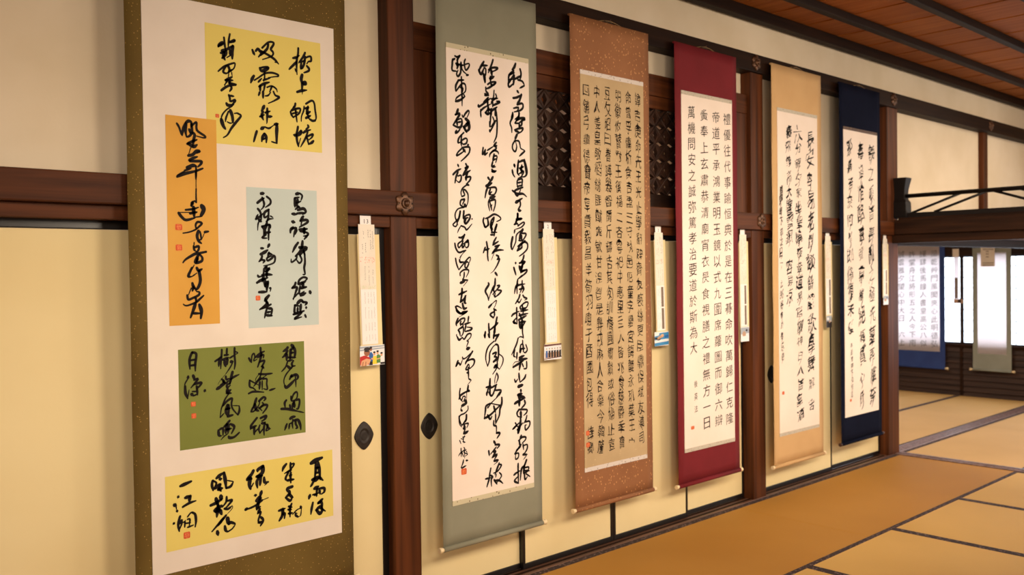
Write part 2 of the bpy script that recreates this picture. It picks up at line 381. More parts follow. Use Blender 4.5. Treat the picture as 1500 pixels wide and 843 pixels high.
# remaining walls of the hall (outside the frame)
for nm, c in (('wall_right', (-3.2, 12.2, -8.2, -8.1)), ('wall_near', (-3.2, -3.1, -8.1, 3.5)), ('wall_back', (-3.2, 12.2, 3.4, 3.5))):
    w = box(nm, c[0], c[1], c[2], c[3], FZ-.1, CZ+.02, M_PLASTER); w['kind'] = 'structure'

# ---------------------------------------------------------------- balustrade on the cross beam
bal = thing('balustrade', (7.71, -.1, 2.006), 'low black lacquered balustrade with slanting struts on the beam between the rooms', 'railing')
box('bottom_rail', 7.685, 7.735, -6.0, -.1, 2.006, 2.046, M_RAIL, bal, .004)
tube('top_rail', [(7.71, -.1, 2.192), (7.71, -6.0, 2.200)], .018, M_RAIL, bal, 12)
bm = bmesh.new()
prof = [(2.006, .070), (2.03, .072), (2.10, .072), (2.14, .070), (2.165, .055), (2.20, .052), (2.25, .056), (2.30, .066), (2.345, .076), (2.350, .074)]
prev = None
for z, w in prof:
    cur = [bm.verts.new((7.71+sx*w*.75, -.085+sy*w, z)) for sx, sy in ((-1, -1), (1, -1), (1, 1), (-1, 1))]
    if prev:
        for i in range(4): bm.faces.new((prev[i], prev[(i+1) % 4], cur[(i+1) % 4], cur[i]))
    else: bm.faces.new(cur[::-1])
    prev = cur
bm.faces.new(prev); fin(bm, 'end_post', M_RAIL, bal, .004)
for k in range(4):
    o = -1.32*k
    for (ya, yb) in ((-.178, -.581), (-.372, -.781), (-1.245, -.842), (-1.44, -1.04)):
        tube('slanting_strut', [(7.71, ya+o, 2.044), (7.71, yb+o, 2.184)], .0105, M_RAIL, bal, 8)
INKDATA = """
R 410 60 10.54 yt
30 285 110 280 200 262 290 258 400 265 520
32 200 265 250 255 300 225
34 260 325 200 380 140 440
20 235 430 250 480
30 390 180 350 260 290 340
32 330 340 325 400 320 435
32 390 240 375 350 350 410 320 435
24 320 330 390 300
28 400 260 450 240 480 250 480 310 440 320 415 355
32 415 385 450 430 440 465 370 492
42 345 520 330 590 345 660 340 750
38 350 660 390 635 400 665 370 680
36 265 790 330 770 415 760
14 350 760 345 825
R 410 140 10.54 yt
30 240 120 230 165 200 190
16 225 165 175 230 165 250
28 165 250 180 300 215 345
28 180 235 250 205 315 205 300 270 250 310 200 340
28 240 200 250 300 265 410
24 190 280 280 255
22 375 165 365 240 335 320 330 400
28 400 130 490 80 530 120 545 230 560 340 545 390
32 545 385 500 390 440 350
32 385 200 450 190
36 435 170 420 250 440 340
36 410 280 470 250
34 400 350 475 310
32 280 480 265 560 250 610
30 215 610 280 590 330 545 325 590 290 620 225 630
34 260 620 265 700 290 790
14 320 660 300 730 290 780
30 430 455 440 490 400 520
32 360 580 400 550 475 530
28 430 555 400 650 320 795
28 400 650 450 620 510 600 490 650 440 690
28 425 660 430 700 445 750
34 520 700 490 730 440 755
R 355 55 10.54 yt
36 155 190 175 240 190 270
36 205 210 240 175 270 210 290 240 250 300
30 305 160 400 75 475 75 480 110 440 180 470 220 475 260 430 300 310 340
34 400 100 385 170 330 230 280 280
34 290 210 400 270 500 340 560 410
14 500 380 540 390
42 270 470 290 510 340 510 400 465 330 460 280 470
22 340 520 345 600 330 680
40 180 590 150 640 130 700
26 185 660 250 620 350 555 460 545 550 575 550 600 500 605 400 620
26 245 690 300 630
26 320 660 430 625
36 260 760 330 715 420 690
34 275 740 275 830
28 350 720 330 830
24 380 770 450 750 520 790 540 843
24 460 750 420 843
R 355 135 10.54 yt
30 270 0 250 55
34 320 -10 320 95
22 350 60 400 50 440 0
28 480 -10 510 50 570 80 500 130 400 175
40 340 210 320 250 295 295
38 320 300 300 360 325 430
32 270 380 340 350
34 385 250 385 350 380 460
30 350 320 430 295
34 400 380 460 375
14 385 450 375 490
44 290 570 340 540
26 350 540 410 560 460 530
14 440 545 500 500
40 500 500 555 490
44 535 500 530 640 530 790
20 450 765 540 795
34 225 600 200 680 175 770
36 340 640 310 700 300 765
38 345 640 370 700 370 780
28 310 730 365 710
R 310 40 9.91 yt
28 180 145 190 250 200 330
26 265 95 250 180 240 290
36 160 215 110 250 95 285
30 100 275 180 230
28 255 215 330 185 320 210 260 225
36 145 340 220 320 310 270
30 130 375 200 350
40 180 360 170 420 195 475
36 215 340 200 400 150 450
40 310 270 300 360 300 460
36 270 330 265 400
16 220 440 290 400
24 95 640 140 600 200 560 320 520 340 540 320 600 260 650
28 215 560 180 610 170 650 210 670 250 650
34 240 560 260 620 240 660
24 250 650 300 610
14 250 670 240 730
14 290 650 300 720
32 200 770 260 740 300 720
34 200 770 310 770
14 230 790 180 840
30 250 810 360 830
R 310 120 9.91 yt
14 210 0 190 60
32 140 125 200 80 270 50 355 50
30 265 -10 250 30
30 275 60 290 90 260 140
30 250 190 265 240 265 290
28 260 200 325 210
30 280 285 340 262 325 300 290 340
38 215 310 240 340 320 330
20 300 350 210 410 150 490 140 570
46 140 540 165 630 200 685
24 245 430 210 520 200 580
42 270 410 300 500 310 590
18 225 580 270 600 310 590
18 330 460 390 450
30 380 460 425 495 360 580 290 670 230 770 170 810
R 245 170 9.37 og
28 130 100 165 160 195 260
32 250 100 220 170 205 270
36 250 100 290 70 330 90 330 150
32 265 110 250 200 265 290
30 300 180 320 240
28 340 130 400 85 400 160 420 210 520 280 500 300 400 275
32 330 110 340 220 310 270 270 290
36 350 230 375 260 360 340 350 420
32 275 385 340 350 410 325
42 290 380 360 420 410 395
12 325 430 290 540
36 285 545 350 530 400 480 445 485 400 510
34 300 610 350 580 415 560
34 310 620 400 620 470 625 460 660 420 700
42 270 710 350 680 400 690
26 235 750 330 720
22 240 760 130 820
36 134 835 250 790 380 760 490 720
24 395 690 400 843
R 245 250 9.37 og
24 395 0 392 60 395 130
10 395 130 395 270
20 396 250 396 380 405 440
22 400 440 370 420 320 480
38 350 430 330 490
28 250 540 350 530 430 505
42 360 500 370 640
12 330 575 150 575
36 155 580 200 640 260 680 380 650
32 310 590 410 570
54 470 480 500 540 460 625
18 390 640 480 630
R 245 320 9.37 og
26 400 150 390 90 420 50 475 70 430 120 380 160 300 190 215 205
36 430 170 410 240 430 310 470 345
22 450 180 465 280 430 300
30 510 190 570 180
10 512 200 470 300
14 370 330 365 390
26 360 380 370 430 400 460
30 375 400 430 385 430 430 400 470
32 535 460 440 480 380 490 260 560 215 610
36 430 500 400 560 390 610 470 590 480 540 440 490
30 420 540 400 610
14 370 640 330 720
32 340 680 310 740 290 800 340 800
16 340 800 410 750
36 405 680 430 720 480 695
38 436 720 455 850 430 940 390 990
36 345 890 360 940 400 980
34 360 940 345 1000
R 245 390 9.37 og
14 330 300 290 400
30 275 400 290 460 350 440 430 400 440 360 400 350
26 500 405 440 460 390 500 270 545 220 525
28 390 430 400 500
38 390 510 360 600 320 710
42 440 530 470 620 460 720
30 350 650 460 650
R 410 275 8.43 bl
34 200 80 240 70
22 240 70 275 100 260 160
30 185 130 185 240
22 185 130 240 120
30 220 150 210 220 250 250
22 200 190 260 170
30 220 280 290 260 320 300 280 330
20 190 270 240 230
30 150 325 210 330
26 210 320 300 310
34 150 420 185 430
30 165 490 135 520 130 560
26 150 510 200 500 180 560 170 610
16 215 520 190 580
30 290 355 250 410
28 250 410 330 400 340 430 240 490
16 270 420 260 470
30 240 520 340 510
34 300 500 300 570
24 250 540 340 560 340 590 290 600
24 340 590 300 640
28 225 680 190 730 155 800
30 280 660 270 740 240 800 190 850
34 240 740 330 745 270 800 250 843
26 290 770 310 843
R 410 375 8.43 bl
20 210 0 200 40 145 80 140 40
22 240 -20 270 50 240 90 200 40
24 305 -20 310 80 300 150 310 225 285 232
26 195 330 180 370 145 400
26 150 400 210 390 195 450 165 540
18 225 460 200 490 160 530
24 225 350 240 300 290 265 335 280 310 310
30 230 350 290 330 320 310
34 280 330 290 400
30 250 400 330 385
22 250 370 240 470 300 440
34 255 490 320 460
34 370 440 380 470
34 215 590 260 550 290 580
24 280 570 335 580 310 610
26 185 610 180 690 190 720
24 180 610 240 620
30 260 600 250 700
24 220 640 215 720
28 165 725 240 700 300 680
34 325 640 332 640
24 270 700 240 730 180 780 270 755
24 310 730 325 765
R 365 275 8.43 bl
34 145 75 185 70
30 100 190 150 150 185 130
24 160 120 185 200 170 240
24 215 110 260 150 260 200 200 245
14 190 230 140 280
26 105 260 140 310 150 400
26 80 390 120 370 170 320
22 85 380 110 330
34 120 400 150 420
16 130 400 110 450 105 530
26 245 270 190 310 190 370 240 340
24 240 270 235 380 210 430
18 210 420 250 390 300 385
16 260 350 295 370
34 160 480 190 520 180 590
30 220 430 200 520
24 160 480 250 460 265 500
24 250 460 240 560 240 650
28 190 560 265 550
22 210 580 160 620 220 625
30 250 700 230 740
26 145 750 180 750
34 140 825 190 800 230 770
26 245 800 230 860
22 240 810 290 830
R 365 375 8.43 bl
26 160 0 150 40 120 75
24 150 50 190 60 170 90
24 270 0 220 30 230 60 280 30 300 0 320 20 310 80 250 110 180 125
26 220 130 190 160 180 200 170 240
26 250 150 230 180 190 200
20 200 140 260 170
24 105 240 120 260 160 250
30 160 240 220 230 285 235
30 220 170 215 270
30 95 335 150 300 230 270
30 180 250 160 320
34 190 280 195 380
34 200 380 230 320 225 400
20 250 400 265 400 260 440
30 120 450 220 445
24 215 390 220 440
34 245 490 210 530 190 560
30 200 540 220 590 190 620 130 665
24 270 600 150 660
24 210 560 240 600
24 220 640 190 770
28 230 650 280 660 270 740
24 220 700 270 690
28 210 735 285 740
R 400 500 12.04 gr
50 325 70 350 100 320 160
42 260 110 230 150 175 185
38 260 170 210 250 165 290
44 240 220 240 340
44 310 150 300 320
44 360 110 390 180 380 290
30 310 210 380 200
34 270 290 400 290
26 260 350 220 460 150 540
34 270 350 340 330
34 360 345 330 400 350 440 390 435
40 250 440 310 480 350 430
22 320 480 230 590 190 700 210 800
44 210 790 240 820 340 730 380 680
38 330 600 290 680
40 320 630 400 590 440 630 420 680
24 390 600 400 700 403 810
R 400 570 12.04 gr
30 315 130 330 210 380 200
28 330 190 360 100 410 55 430 90 420 160 380 200
40 380 210 350 280 340 350
44 370 250 380 330
34 410 200 460 190 465 260 440 350 410 350
34 295 285 310 350
36 235 200 205 250 215 330
42 145 355 240 355 330 370 430 395
22 430 395 545 420
44 300 530 340 500 390 490
28 350 540 340 620 350 700
34 245 620 205 730
30 290 620 280 710
24 290 620 350 590
42 370 560 440 550 480 640 490 720
34 400 560 400 620 430 680 400 700
R 355 505 12.04 gr
34 320 55 325 150
34 115 240 150 310
24 160 320 170 200 205 160 220 220 200 290 260 260
34 230 230 310 160 390 120
36 340 150 320 250 270 400
30 270 230 370 180 370 240
32 300 310 390 285 350 380 330 390
34 350 380 380 420
24 360 400 330 490 310 580 230 670
34 290 520 400 525 530 510
14 430 540 370 580
12 290 530 240 600 230 660
28 330 590 280 640 200 740
24 380 580 290 640
32 130 630 130 740 190 770
22 130 630 180 660 290 720
22 180 760 240 810
36 310 660 300 790
24 350 640 350 800
28 360 610 430 610 430 700 440 790 370 780
30 480 810 580 775
R 355 575 12.04 gr
32 110 25 200 -10 380 0
40 250 105 220 200 190 270
34 190 270 150 350
24 160 350 210 330 290 230 310 140
44 220 210 240 300 290 330
36 290 160 370 90 410 110 380 150
24 350 180 370 220 280 280
36 300 290 370 230 440 230 420 290 360 370
20 310 290 350 330
36 260 450 190 540 150 600 145 660
40 160 630 250 590
40 210 620 210 750
24 270 650 210 720
40 320 460 400 420 420 430 390 480 340 510
42 340 550 400 540
34 400 530 380 640 385 760
30 310 580 290 650 310 730
24 310 720 370 640
24 410 560 440 600 420 680 500 640
40 440 570 450 620 480 640
R 310 505 12.04 gr
34 180 90 175 200 165 300 160 430
32 60 300 130 250 180 210
34 130 260 125 390
34 270 75 265 180
36 225 190 300 180
42 200 270 300 230
42 230 290 230 340 250 390
42 280 250 270 360
34 405 60 405 200 415 330 400 440
20 410 120 460 150 410 180
28 320 240 400 190
50 335 310 370 295
22 380 300 330 400 250 520
8 250 520 150 640 110 710
44 370 480 340 600 320 700
34 330 620 400 570 485 530
34 250 560 260 620 310 600
34 175 610 220 660 150 720
46 90 790 150 750 240 690
36 200 650 250 680 300 640
34 330 680 270 720 280 760 330 720
50 280 790 280 840 340 800
R 310 575 12.04 gr
26 300 30 240 120 200 220 170 300 150 450
34 260 20 350 15
34 200 240 280 150 360 110 350 200 370 290 460 400
34 465 400 490 320 485 240
16 485 240 360 235
42 280 220 250 330 280 420
40 300 220 300 400
34 250 300 330 280
40 280 430 380 400
22 160 440 220 370
36 320 500 250 580 210 620
40 270 560 250 660 250 730
40 330 560 400 610 350 730
36 260 660 350 640
44 300 570 290 720
42 120 670 130 760 170 770
36 140 660 200 640 200 760
20 290 730 220 780 165 843
42 300 780 320 805 400 790 490 710
R 262 510 7.66 gr
26 150 50 120 130 125 240
26 150 50 195 70 185 170 185 260
22 130 140 190 130
22 130 200 190 190
26 105 320 100 350
14 100 350 70 400 65 450
28 70 430 75 510 100 570
12 100 560 115 470
30 160 310 175 350
22 170 360 215 350 135 450
24 170 410 250 390 240 420 200 460
24 200 430 210 530
34 140 520 160 530
16 150 490 200 490
16 160 540 210 520
32 290 480 300 485
R 440 665 8.43 yb
46 130 120 200 80 270 50
30 190 110 190 200 175 320
34 220 110 235 200 245 320
24 190 180 235 170
24 185 240 240 230
32 145 325 220 290 280 330
28 180 300 150 370 125 410
30 180 340 240 290
36 170 435 225 405
26 205 430 200 530
28 210 440 290 425 295 470 260 500
32 120 510 105 560
20 150 510 190 500 240 480
18 175 520 190 500
28 235 450 245 500
28 155 605 140 680 130 750
28 275 560 215 620
32 220 610 260 600 270 670
32 195 700 250 640
34 200 700 240 740 270 700 260 650
22 240 670 310 710
R 400 670 8.43 yb
30 165 85 130 130 115 175
24 215 70 215 180
20 220 90 260 85 220 150 140 205
22 165 190 230 160
26 190 190 155 260 170 290
28 220 190 215 240 220 320
20 200 230 235 220
28 175 290 260 275
34 240 365 180 390 180 430
34 200 420 210 470 245 500
30 210 450 155 500
28 155 500 210 540 240 490
26 230 575 210 640 210 740
26 190 610 235 620
24 185 650 230 650
26 190 700 240 690
28 70 665 150 635
34 120 640 115 720 75 790
28 110 710 145 700 140 760
14 240 710 300 650 355 630
28 340 610 350 640
12 350 640 340 720 310 740
24 310 740 280 720 275 690
12 280 690 300 700
R 350 675 8.43 yb
36 180 125 150 180 95 230
36 100 240 140 220 160 230
40 140 220 130 300 145 355
16 180 280 150 340
36 300 70 240 110 230 140
44 295 80 290 150 230 200
36 215 200 290 190
34 270 190 260 310
32 240 220 220 270 230 340
32 310 210 320 270 365 265
10 350 280 315 310
42 205 430 205 440
34 280 380 260 450
44 215 500 260 460 250 510
10 365 460 290 490
24 290 490 200 560 90 610
32 80 610 110 590
40 240 520 220 610
30 230 590 265 570
30 260 600 230 660
24 240 650 270 640 240 740 260 780
28 270 700 300 740 265 810
26 240 770 290 755
R 300 685 7.67 yb
28 90 150 80 200 95 265
20 90 150 130 180 100 240
32 130 125 170 90 215 60
34 215 60 230 150 240 235
26 240 235 290 215 320 165
12 320 160 230 145
32 165 135 190 130
32 110 240 175 185
34 150 250 200 235
24 180 190 160 240 185 270
32 65 430 130 400 200 350
36 125 350 150 430
40 180 320 185 370
40 110 490 190 430
34 150 430 135 560
36 170 480 190 530
30 120 500 180 480
22 245 330 240 390 195 450
24 250 380 305 370 270 420 225 470
24 220 465 260 470 300 440
8 305 430 310 460 240 540
26 240 540 180 610 80 725
24 210 575 150 660
34 140 720 150 765
40 255 570 265 640
32 270 640 290 620 340 635
28 225 660 235 710 260 725
16 260 725 310 690 345 640
R 245 695 8.43 yb
36 160 150 240 115 300 88
42 135 282 142 284
42 85 380 110 390
14 110 400 115 440
28 120 450 125 470
36 220 295 285 270
36 285 270 270 340
28 190 408 270 360 355 330
18 250 530 290 480 320 475
28 310 475 345 500 355 580 345 655
40 82 610 86 614
28 160 520 135 620 150 710
30 180 570 150 620
18 190 590 150 690
14 200 600 230 570
20 220 590 215 660
20 250 560 280 560 270 650
18 230 610 290 600
20 250 660 325 630
R 655 75 9.36 s2
26 105 65 140 80 175 55
28 175 60 140 120 150 180
28 75 110 70 180 70 260 130 275
28 75 120 110 100
34 120 170 150 180 135 240
28 130 190 180 190 185 290 150 345 130 310 150 260
26 190 150 195 190 240 190
20 190 150 210 260 285 330
24 250 110 235 160 255 260 300 210 290 170 180 210
28 265 330 295 325
28 150 400 230 395
26 195 350 200 500 205 640 205 750
30 150 410 120 470 115 545
24 120 550 200 450 240 450 255 490 250 550 210 590
24 180 500 215 510 210 560
20 200 590 130 640 115 690
30 115 690 180 670 245 620
20 240 610 220 590
R 655 160 9.36 s2
34 150 0 130 60 110 80
30 110 75 170 60 150 110 100 190 80 220
30 85 220 150 250 190 240 205 180 190 130 140 150
30 130 140 140 230
24 150 180 200 170
26 120 330 150 310 180 270
34 115 330 130 290
24 205 80 220 110 250 60 290 20 300 50 270 120
40 250 130 300 180 260 200
44 230 250 290 200 300 270 260 310
36 225 240 270 320
22 230 320 200 350
26 200 350 160 400 150 460 190 450
24 200 350 190 450 200 510
24 200 430 250 400 275 420 260 470 215 480 200 440
34 285 485 290 500
26 200 530 300 520 305 590 260 650 190 715
22 200 540 150 590 130 640 200 600 250 560
36 220 550 250 590
R 655 240 9.36 s2
26 145 10 160 45
28 80 150 130 100 190 70
28 150 110 120 190 108 265
24 150 170 190 160 190 220 160 255 120 220
28 255 0 270 40 240 70 290 30
28 290 40 215 150
26 215 160 260 130 320 90
34 280 110 260 190 260 230
26 250 190 320 180 310 230 270 270
34 265 280 300 295
20 270 290 210 340 190 400 200 450
24 200 450 240 430 220 370 245 360 285 420 285 520 260 600
24 230 490 190 500 180 560 220 590 260 590
24 220 490 240 490 210 560
40 240 560 255 590
20 230 600 150 620 110 690 120 770 150 843
R 655 300 9.36 s2
20 110 180 140 240 120 300 80 275 130 220 170 160 180 90
30 180 90 170 150 150 230
30 230 85 220 190
26 220 190 260 150 310 140 310 190 260 260 235 240 240 190 280 180
24 240 260 260 190 290 180
24 190 290 240 310 270 345 340 265
16 190 290 160 340 140 390
26 340 195 345 200
26 160 450 200 450 245 410
30 240 410 200 500
22 200 500 150 540 160 590 190 560 220 500
26 215 490 210 590 250 540
24 230 540 290 480 260 520 290 510 290 570 260 590 240 550
34 285 490 290 510
26 105 530 120 600 160 655 220 640 260 625
10 260 630 200 690 165 790
R 655 370 9.36 s2
24 115 80 130 160 160 240
20 160 240 230 150 300 70 320 90 290 170
10 210 20 165 80
26 170 100 180 135 230 130
22 180 130 210 140
24 290 170 270 210 245 200 250 150 280 130 300 170
22 180 320 180 280 230 240 290 240 290 280 260 340
22 235 270 230 340 210 370
26 210 380 285 380
34 180 420 240 400
10 280 390 220 465
30 205 495 200 590 180 690
28 160 580 270 530
28 180 680 220 650 260 590
34 250 600 240 680 260 700
34 210 700 230 770 270 760
22 120 740 150 740 200 770
28 115 745 140 800 190 840
34 200 830 275 810
R 655 455 9.36 s2
30 125 0 160 30 210 45 280 10
10 270 30 160 95
26 150 110 125 170 130 215
24 130 180 190 120 240 110 230 160 180 210
22 190 150 180 190 220 190 200 250
24 150 270 190 240 220 230 220 310 190 360
26 150 270 170 300 180 350
26 295 85 285 160
24 240 190 320 165
24 260 190 240 290
24 250 290 320 270 340 240 270 230
16 130 330 130 360
28 140 365 165 405 210 370
22 210 370 235 395 280 330 325 320 320 370 270 420
20 270 420 290 430 265 500
42 270 530 310 515
26 350 560 320 610 260 710 250 740
20 210 640 220 665 260 650 320 590
26 150 690 120 770
22 120 770 160 720 180 750 210 680
26 260 700 340 670 375 690 360 750 310 800
22 290 740 255 810 300 800 300 740
22 290 780 290 843
R 655 530 9.36 s2
24 290 100 295 240
22 270 155 300 150
22 300 240 330 255
10 330 260 280 320
28 290 330 275 420
10 270 420 265 550
26 290 400 190 460 160 520
22 180 370 170 440 180 510 210 550
34 285 400 310 405
18 200 530 220 480 250 490 215 560
40 240 530 270 560
36 200 610 270 570
14 200 620 185 660
28 190 665 210 680
18 285 610 285 660 240 710 180 740 165 800 170 860 200 900
30 265 730 260 800 220 850
R 655 610 9.36 s2
24 165 0 170 60 200 130
20 200 130 240 80 270 0
34 225 170 240 160 230 110
20 240 110 290 100 270 160
34 240 240 290 205
24 225 245 250 170
16 240 270 220 320 235 370
14 170 330 190 380
14 210 290 250 280
16 215 350 250 360
12 190 310 230 320
16 230 430 240 460 180 510 155 550
16 190 440 195 560
16 200 490 225 560
14 260 460 230 500 280 520 250 550
12 240 480 240 580
12 260 480 275 500
20 225 600 215 650 190 710
22 200 715 260 680
24 260 610 285 608
R 695 80 9.36 s2
30 130 95 80 180 60 230
28 100 150 180 150
34 60 210 90 270 130 190
24 130 180 155 200 150 280 120 250
28 120 260 145 390
28 140 280 150 380
28 255 70 230 150 190 250
26 190 210 250 180 320 185 280 220 220 240
38 230 210 240 290
38 210 330 270 300
28 220 300 220 380
24 180 410 230 380 295 380 260 430
34 230 400 240 440
26 290 390 210 450 160 470
24 155 445 160 520
24 140 540 190 540 150 490
24 140 560 200 560
26 190 590 120 660
28 55 690 60 715 130 670 220 600
32 180 610 180 700
24 80 780 130 730 220 680
20 85 750 90 843
26 150 800 200 740 180 820
28 190 700 190 760 240 740
20 270 490 260 590 240 600
22 290 540 300 590 240 640 230 680
26 230 610 320 600
28 250 700 350 650 300 640
24 250 640 250 720
30 220 780 310 720
28 230 770 230 843
34 290 750 285 843
R 695 165 9.36 s2
24 85 0 90 65
34 150 0 180 20 220 0
24 225 -10 220 90 215 200
26 300 -10 310 120 310 230 300 330 265 410
22 250 60 270 130 220 200
26 290 110 215 265
30 210 240 215 270
14 205 120 205 200
26 300 410 260 460
28 270 460 310 455
20 175 520 260 465
24 120 480 105 580
20 115 580 150 500
28 150 510 140 580 180 550
24 270 460 300 490 220 560 205 610
26 220 560 270 520 320 540 330 570
28 270 570 250 680
22 260 600 310 600 290 690
20 250 660 300 630
28 250 680 240 740 290 745
30 240 780 260 810 300 800
20 245 740 280 720
R 695 250 9.36 s2
34 240 10 290 15
32 185 95 210 130
32 255 85 230 130 190 180
40 160 215 240 170
28 190 210 160 290 145 375
26 190 240 280 230 300 270 270 330 200 330
26 220 250 200 320 240 290
38 215 375 285 355
22 210 390 190 450 210 555
26 210 420 280 400 285 470 260 560
24 220 500 240 470
24 210 430 240 550
26 130 650 120 700 150 780
24 150 660 200 640 270 600 340 630 360 670 305 700
30 180 660 190 740 160 770
24 270 640 230 690 220 780 240 820
26 270 650 240 760
24 310 740 280 843
34 230 770 240 843
R 695 325 9.36 s2
28 120 0 150 75 190 40
34 230 0 230 70 250 110
26 305 35 280 110 270 200
22 230 150 310 145
24 220 180 280 180
26 300 215 265 280 250 320
26 250 320 330 270
24 280 340 350 320
32 330 330 240 440
26 250 420 330 390 400 390
10 270 430 230 530
28 300 460 330 480 310 520
24 310 520 345 510 310 600 260 680
8 260 680 220 710
28 165 275 180 370 180 460 190 540
26 150 350 120 430
24 150 390 205 370
32 285 700 315 740
R 695 405 9.36 s2
30 190 90 195 120 150 200 180 270 195 330
14 195 320 225 220 245 160
28 285 30 280 120 260 190
22 265 130 230 230
24 245 160 290 250
24 310 130 345 130 310 180 250 250
24 320 190 370 200 330 250 280 290
30 270 260 290 290
30 195 430 240 380
14 220 400 300 330 290 390 260 450
24 265 450 305 470
24 270 460 275 530 260 570
26 260 570 215 525 280 480
28 310 560 290 660 270 750
28 320 640 270 690 210 740
28 195 650 200 740 210 843
28 150 760 140 843
38 280 720 270 800
28 270 820 335 800
R 695 490 9.36 s2
34 140 0 145 50
28 190 0 205 50
32 270 0 260 60
28 335 0 300 60 285 100
22 270 95 200 160 165 240 155 340 180 440
22 180 440 205 360 210 260 250 180 300 130
28 290 140 325 160 330 290 320 370
26 250 270 300 250 270 320
34 260 380 310 330 270 300
36 270 460 310 410
22 310 370 310 450 250 550
18 335 270 390 320 385 400 340 485
22 285 420 340 480
30 215 610 210 720 220 843
26 160 730 230 710
24 190 730 170 843
22 305 530 325 590 300 670
14 300 540 280 620 280 680
26 220 740 310 690
26 300 690 280 760 240 843
24 290 770 365 770 340 843
R 695 575 9.36 s2
26 170 0 165 45
28 200 0 230 50 270 10
28 350 0 300 80
16 300 80 230 150 180 220 190 160
28 210 160 160 190 150 260 135 360
16 210 150 330 175 350 170
30 375 70 375 150 350 230 340 320 290 430
30 135 360 220 310 350 180
28 180 310 215 370 240 330
30 265 190 290 280
24 290 300 290 420
26 265 390 265 450 300 470 300 560
26 300 560 350 550
12 350 560 305 630
R 695 635 9.36 s2
26 300 0 350 0 310 70
32 265 110 290 150
26 280 160 345 160 310 210
20 300 190 220 290
26 195 240 205 310
30 260 255 290 250 240 340
26 250 330 310 290 275 360
32 270 380 330 370
10 320 390 265 435
28 340 410 310 490 280 570
22 340 430 370 440 320 520 260 550
24 225 480 210 560 200 640
24 150 630 230 610
26 205 620 170 740
26 220 580 250 600 230 640 235 730
16 300 560 290 610
20 340 540 370 590 300 690
26 280 650 340 650 390 690
28 270 640 310 700
R 735 85 9.36 s2
34 190 75 170 130 140 160
30 150 160 160 180 100 240 90 350
26 100 230 175 200
24 100 340 170 220
34 170 240 160 370
24 95 300 150 290
26 90 340 100 400 170 340
28 250 150 265 220 250 300
28 180 290 270 240
26 220 300 280 320 310 370
24 310 380 245 415
30 210 450 235 480
30 155 550 210 540 260 510
32 270 500 240 590 210 620
28 210 640 280 625 290 680 250 720 170 740
24 160 690 230 680 210 730
28 150 760 130 843
24 240 750 230 800 180 843
R 735 165 9.36 s2
26 150 0 150 60 115 140 135 210 138 275
28 235 0 230 70 180 140
34 200 110 250 80 315 85 280 110 230 150
24 180 145 240 150
26 280 110 270 170 240 190
28 240 150 240 220
26 175 240 230 220 290 215 270 260 220 290
30 185 250 240 270
34 210 300 180 370
24 180 390 150 440 150 500 185 535 205 470 190 400
22 170 390 230 390 250 440 260 490 315 520
26 315 530 240 600
34 170 715 180 745
28 145 790 150 843
28 230 660 220 750 220 843
28 240 680 300 660 320 740 335 843
22 245 770 300 740
24 275 720 270 843
R 735 235 9.36 s2
30 170 55 180 95
26 145 130 155 190 180 230
26 230 0 220 80 215 170 240 210
28 310 -10 335 80 345 170 320 220 270 230
22 240 110 300 90
26 275 70 260 130 290 150 250 180
22 230 190 300 150 270 220 220 250
22 215 270 210 320 220 380
26 220 270 280 260 270 380
22 220 310 270 300
22 210 360 290 340
26 290 370 210 400 175 430 215 490 260 400
30 145 415 215 460 290 460 340 500
40 190 580 240 550
26 220 560 285 520
26 250 560 255 620 220 680
34 230 690 265 690
34 220 730 215 800 190 843
34 220 810 280 800
R 735 310 9.36 s2
32 215 30 215 100 180 170
34 200 110 275 100
26 170 180 210 165 230 200
22 220 200 290 150 310 165 270 215 190 245
24 180 250 170 300
34 150 350 130 450 135 520
20 145 525 190 420 200 330 240 280 290 245
36 290 245 260 300 240 400
24 260 300 330 305 320 350 280 400 230 400
34 270 330 270 400
26 320 400 250 470 210 540
26 220 480 300 420 350 440 350 510 300 570 240 615
26 210 540 270 500 280 460
28 305 600 290 660 260 700
28 240 710 320 690 250 770
30 190 700 190 720
26 165 780 190 843
32 290 700 260 843
24 260 820 340 800
R 735 390 9.36 s2
28 165 20 195 125
34 240 0 260 80
24 290 0 260 60
24 260 90 340 50 340 80 300 120 250 160
24 290 125 220 180
26 220 180 210 260 210 380
26 220 240 190 290 175 380
24 190 290 240 260 320 245
22 280 200 275 300 250 370
24 240 320 300 310 280 370
26 285 270 310 320
26 250 390 230 450 185 520
22 210 470 240 500 270 450
26 290 400 310 430 350 440
14 350 450 310 470
26 250 560 260 600
22 250 560 320 500 360 500 350 550 320 590
24 280 530 290 600
24 270 590 340 570
26 260 620 360 600
24 300 590 290 660
26 235 680 360 650
26 240 650 280 740
28 230 740 340 680
26 205 570 205 680 210 780
26 135 690 160 660 240 620
26 210 790 160 770 210 700
28 260 770 330 760
34 280 740 270 843
R 735 470 9.36 s2
28 155 15 200 40
34 240 10 260 100 320 20
24 285 60 285 160 300 240
16 300 240 260 220 225 240
24 225 240 200 330 135 470
12 140 460 180 400
24 180 400 165 480 190 500
26 210 440 205 530
20 285 270 285 310 250 350
24 260 330 250 440 270 400
26 290 320 300 430
22 330 330 350 400 320 440 290 420
24 250 390 320 380
30 240 510 310 480
32 240 540 350 520
10 240 560 180 570 150 620
30 155 640 220 600 300 550
32 260 560 240 680
24 340 560 340 650 300 660
22 280 590 300 640
R 735 545 9.36 s2
28 235 20 240 80 250 140
24 175 105 190 140 220 100
26 330 40 310 90 250 145
42 225 205 290 180
32 260 245 265 280
38 220 320 280 300
50 240 320 250 400
40 270 340 320 360
34 175 440 220 410 300 370
38 240 400 240 470
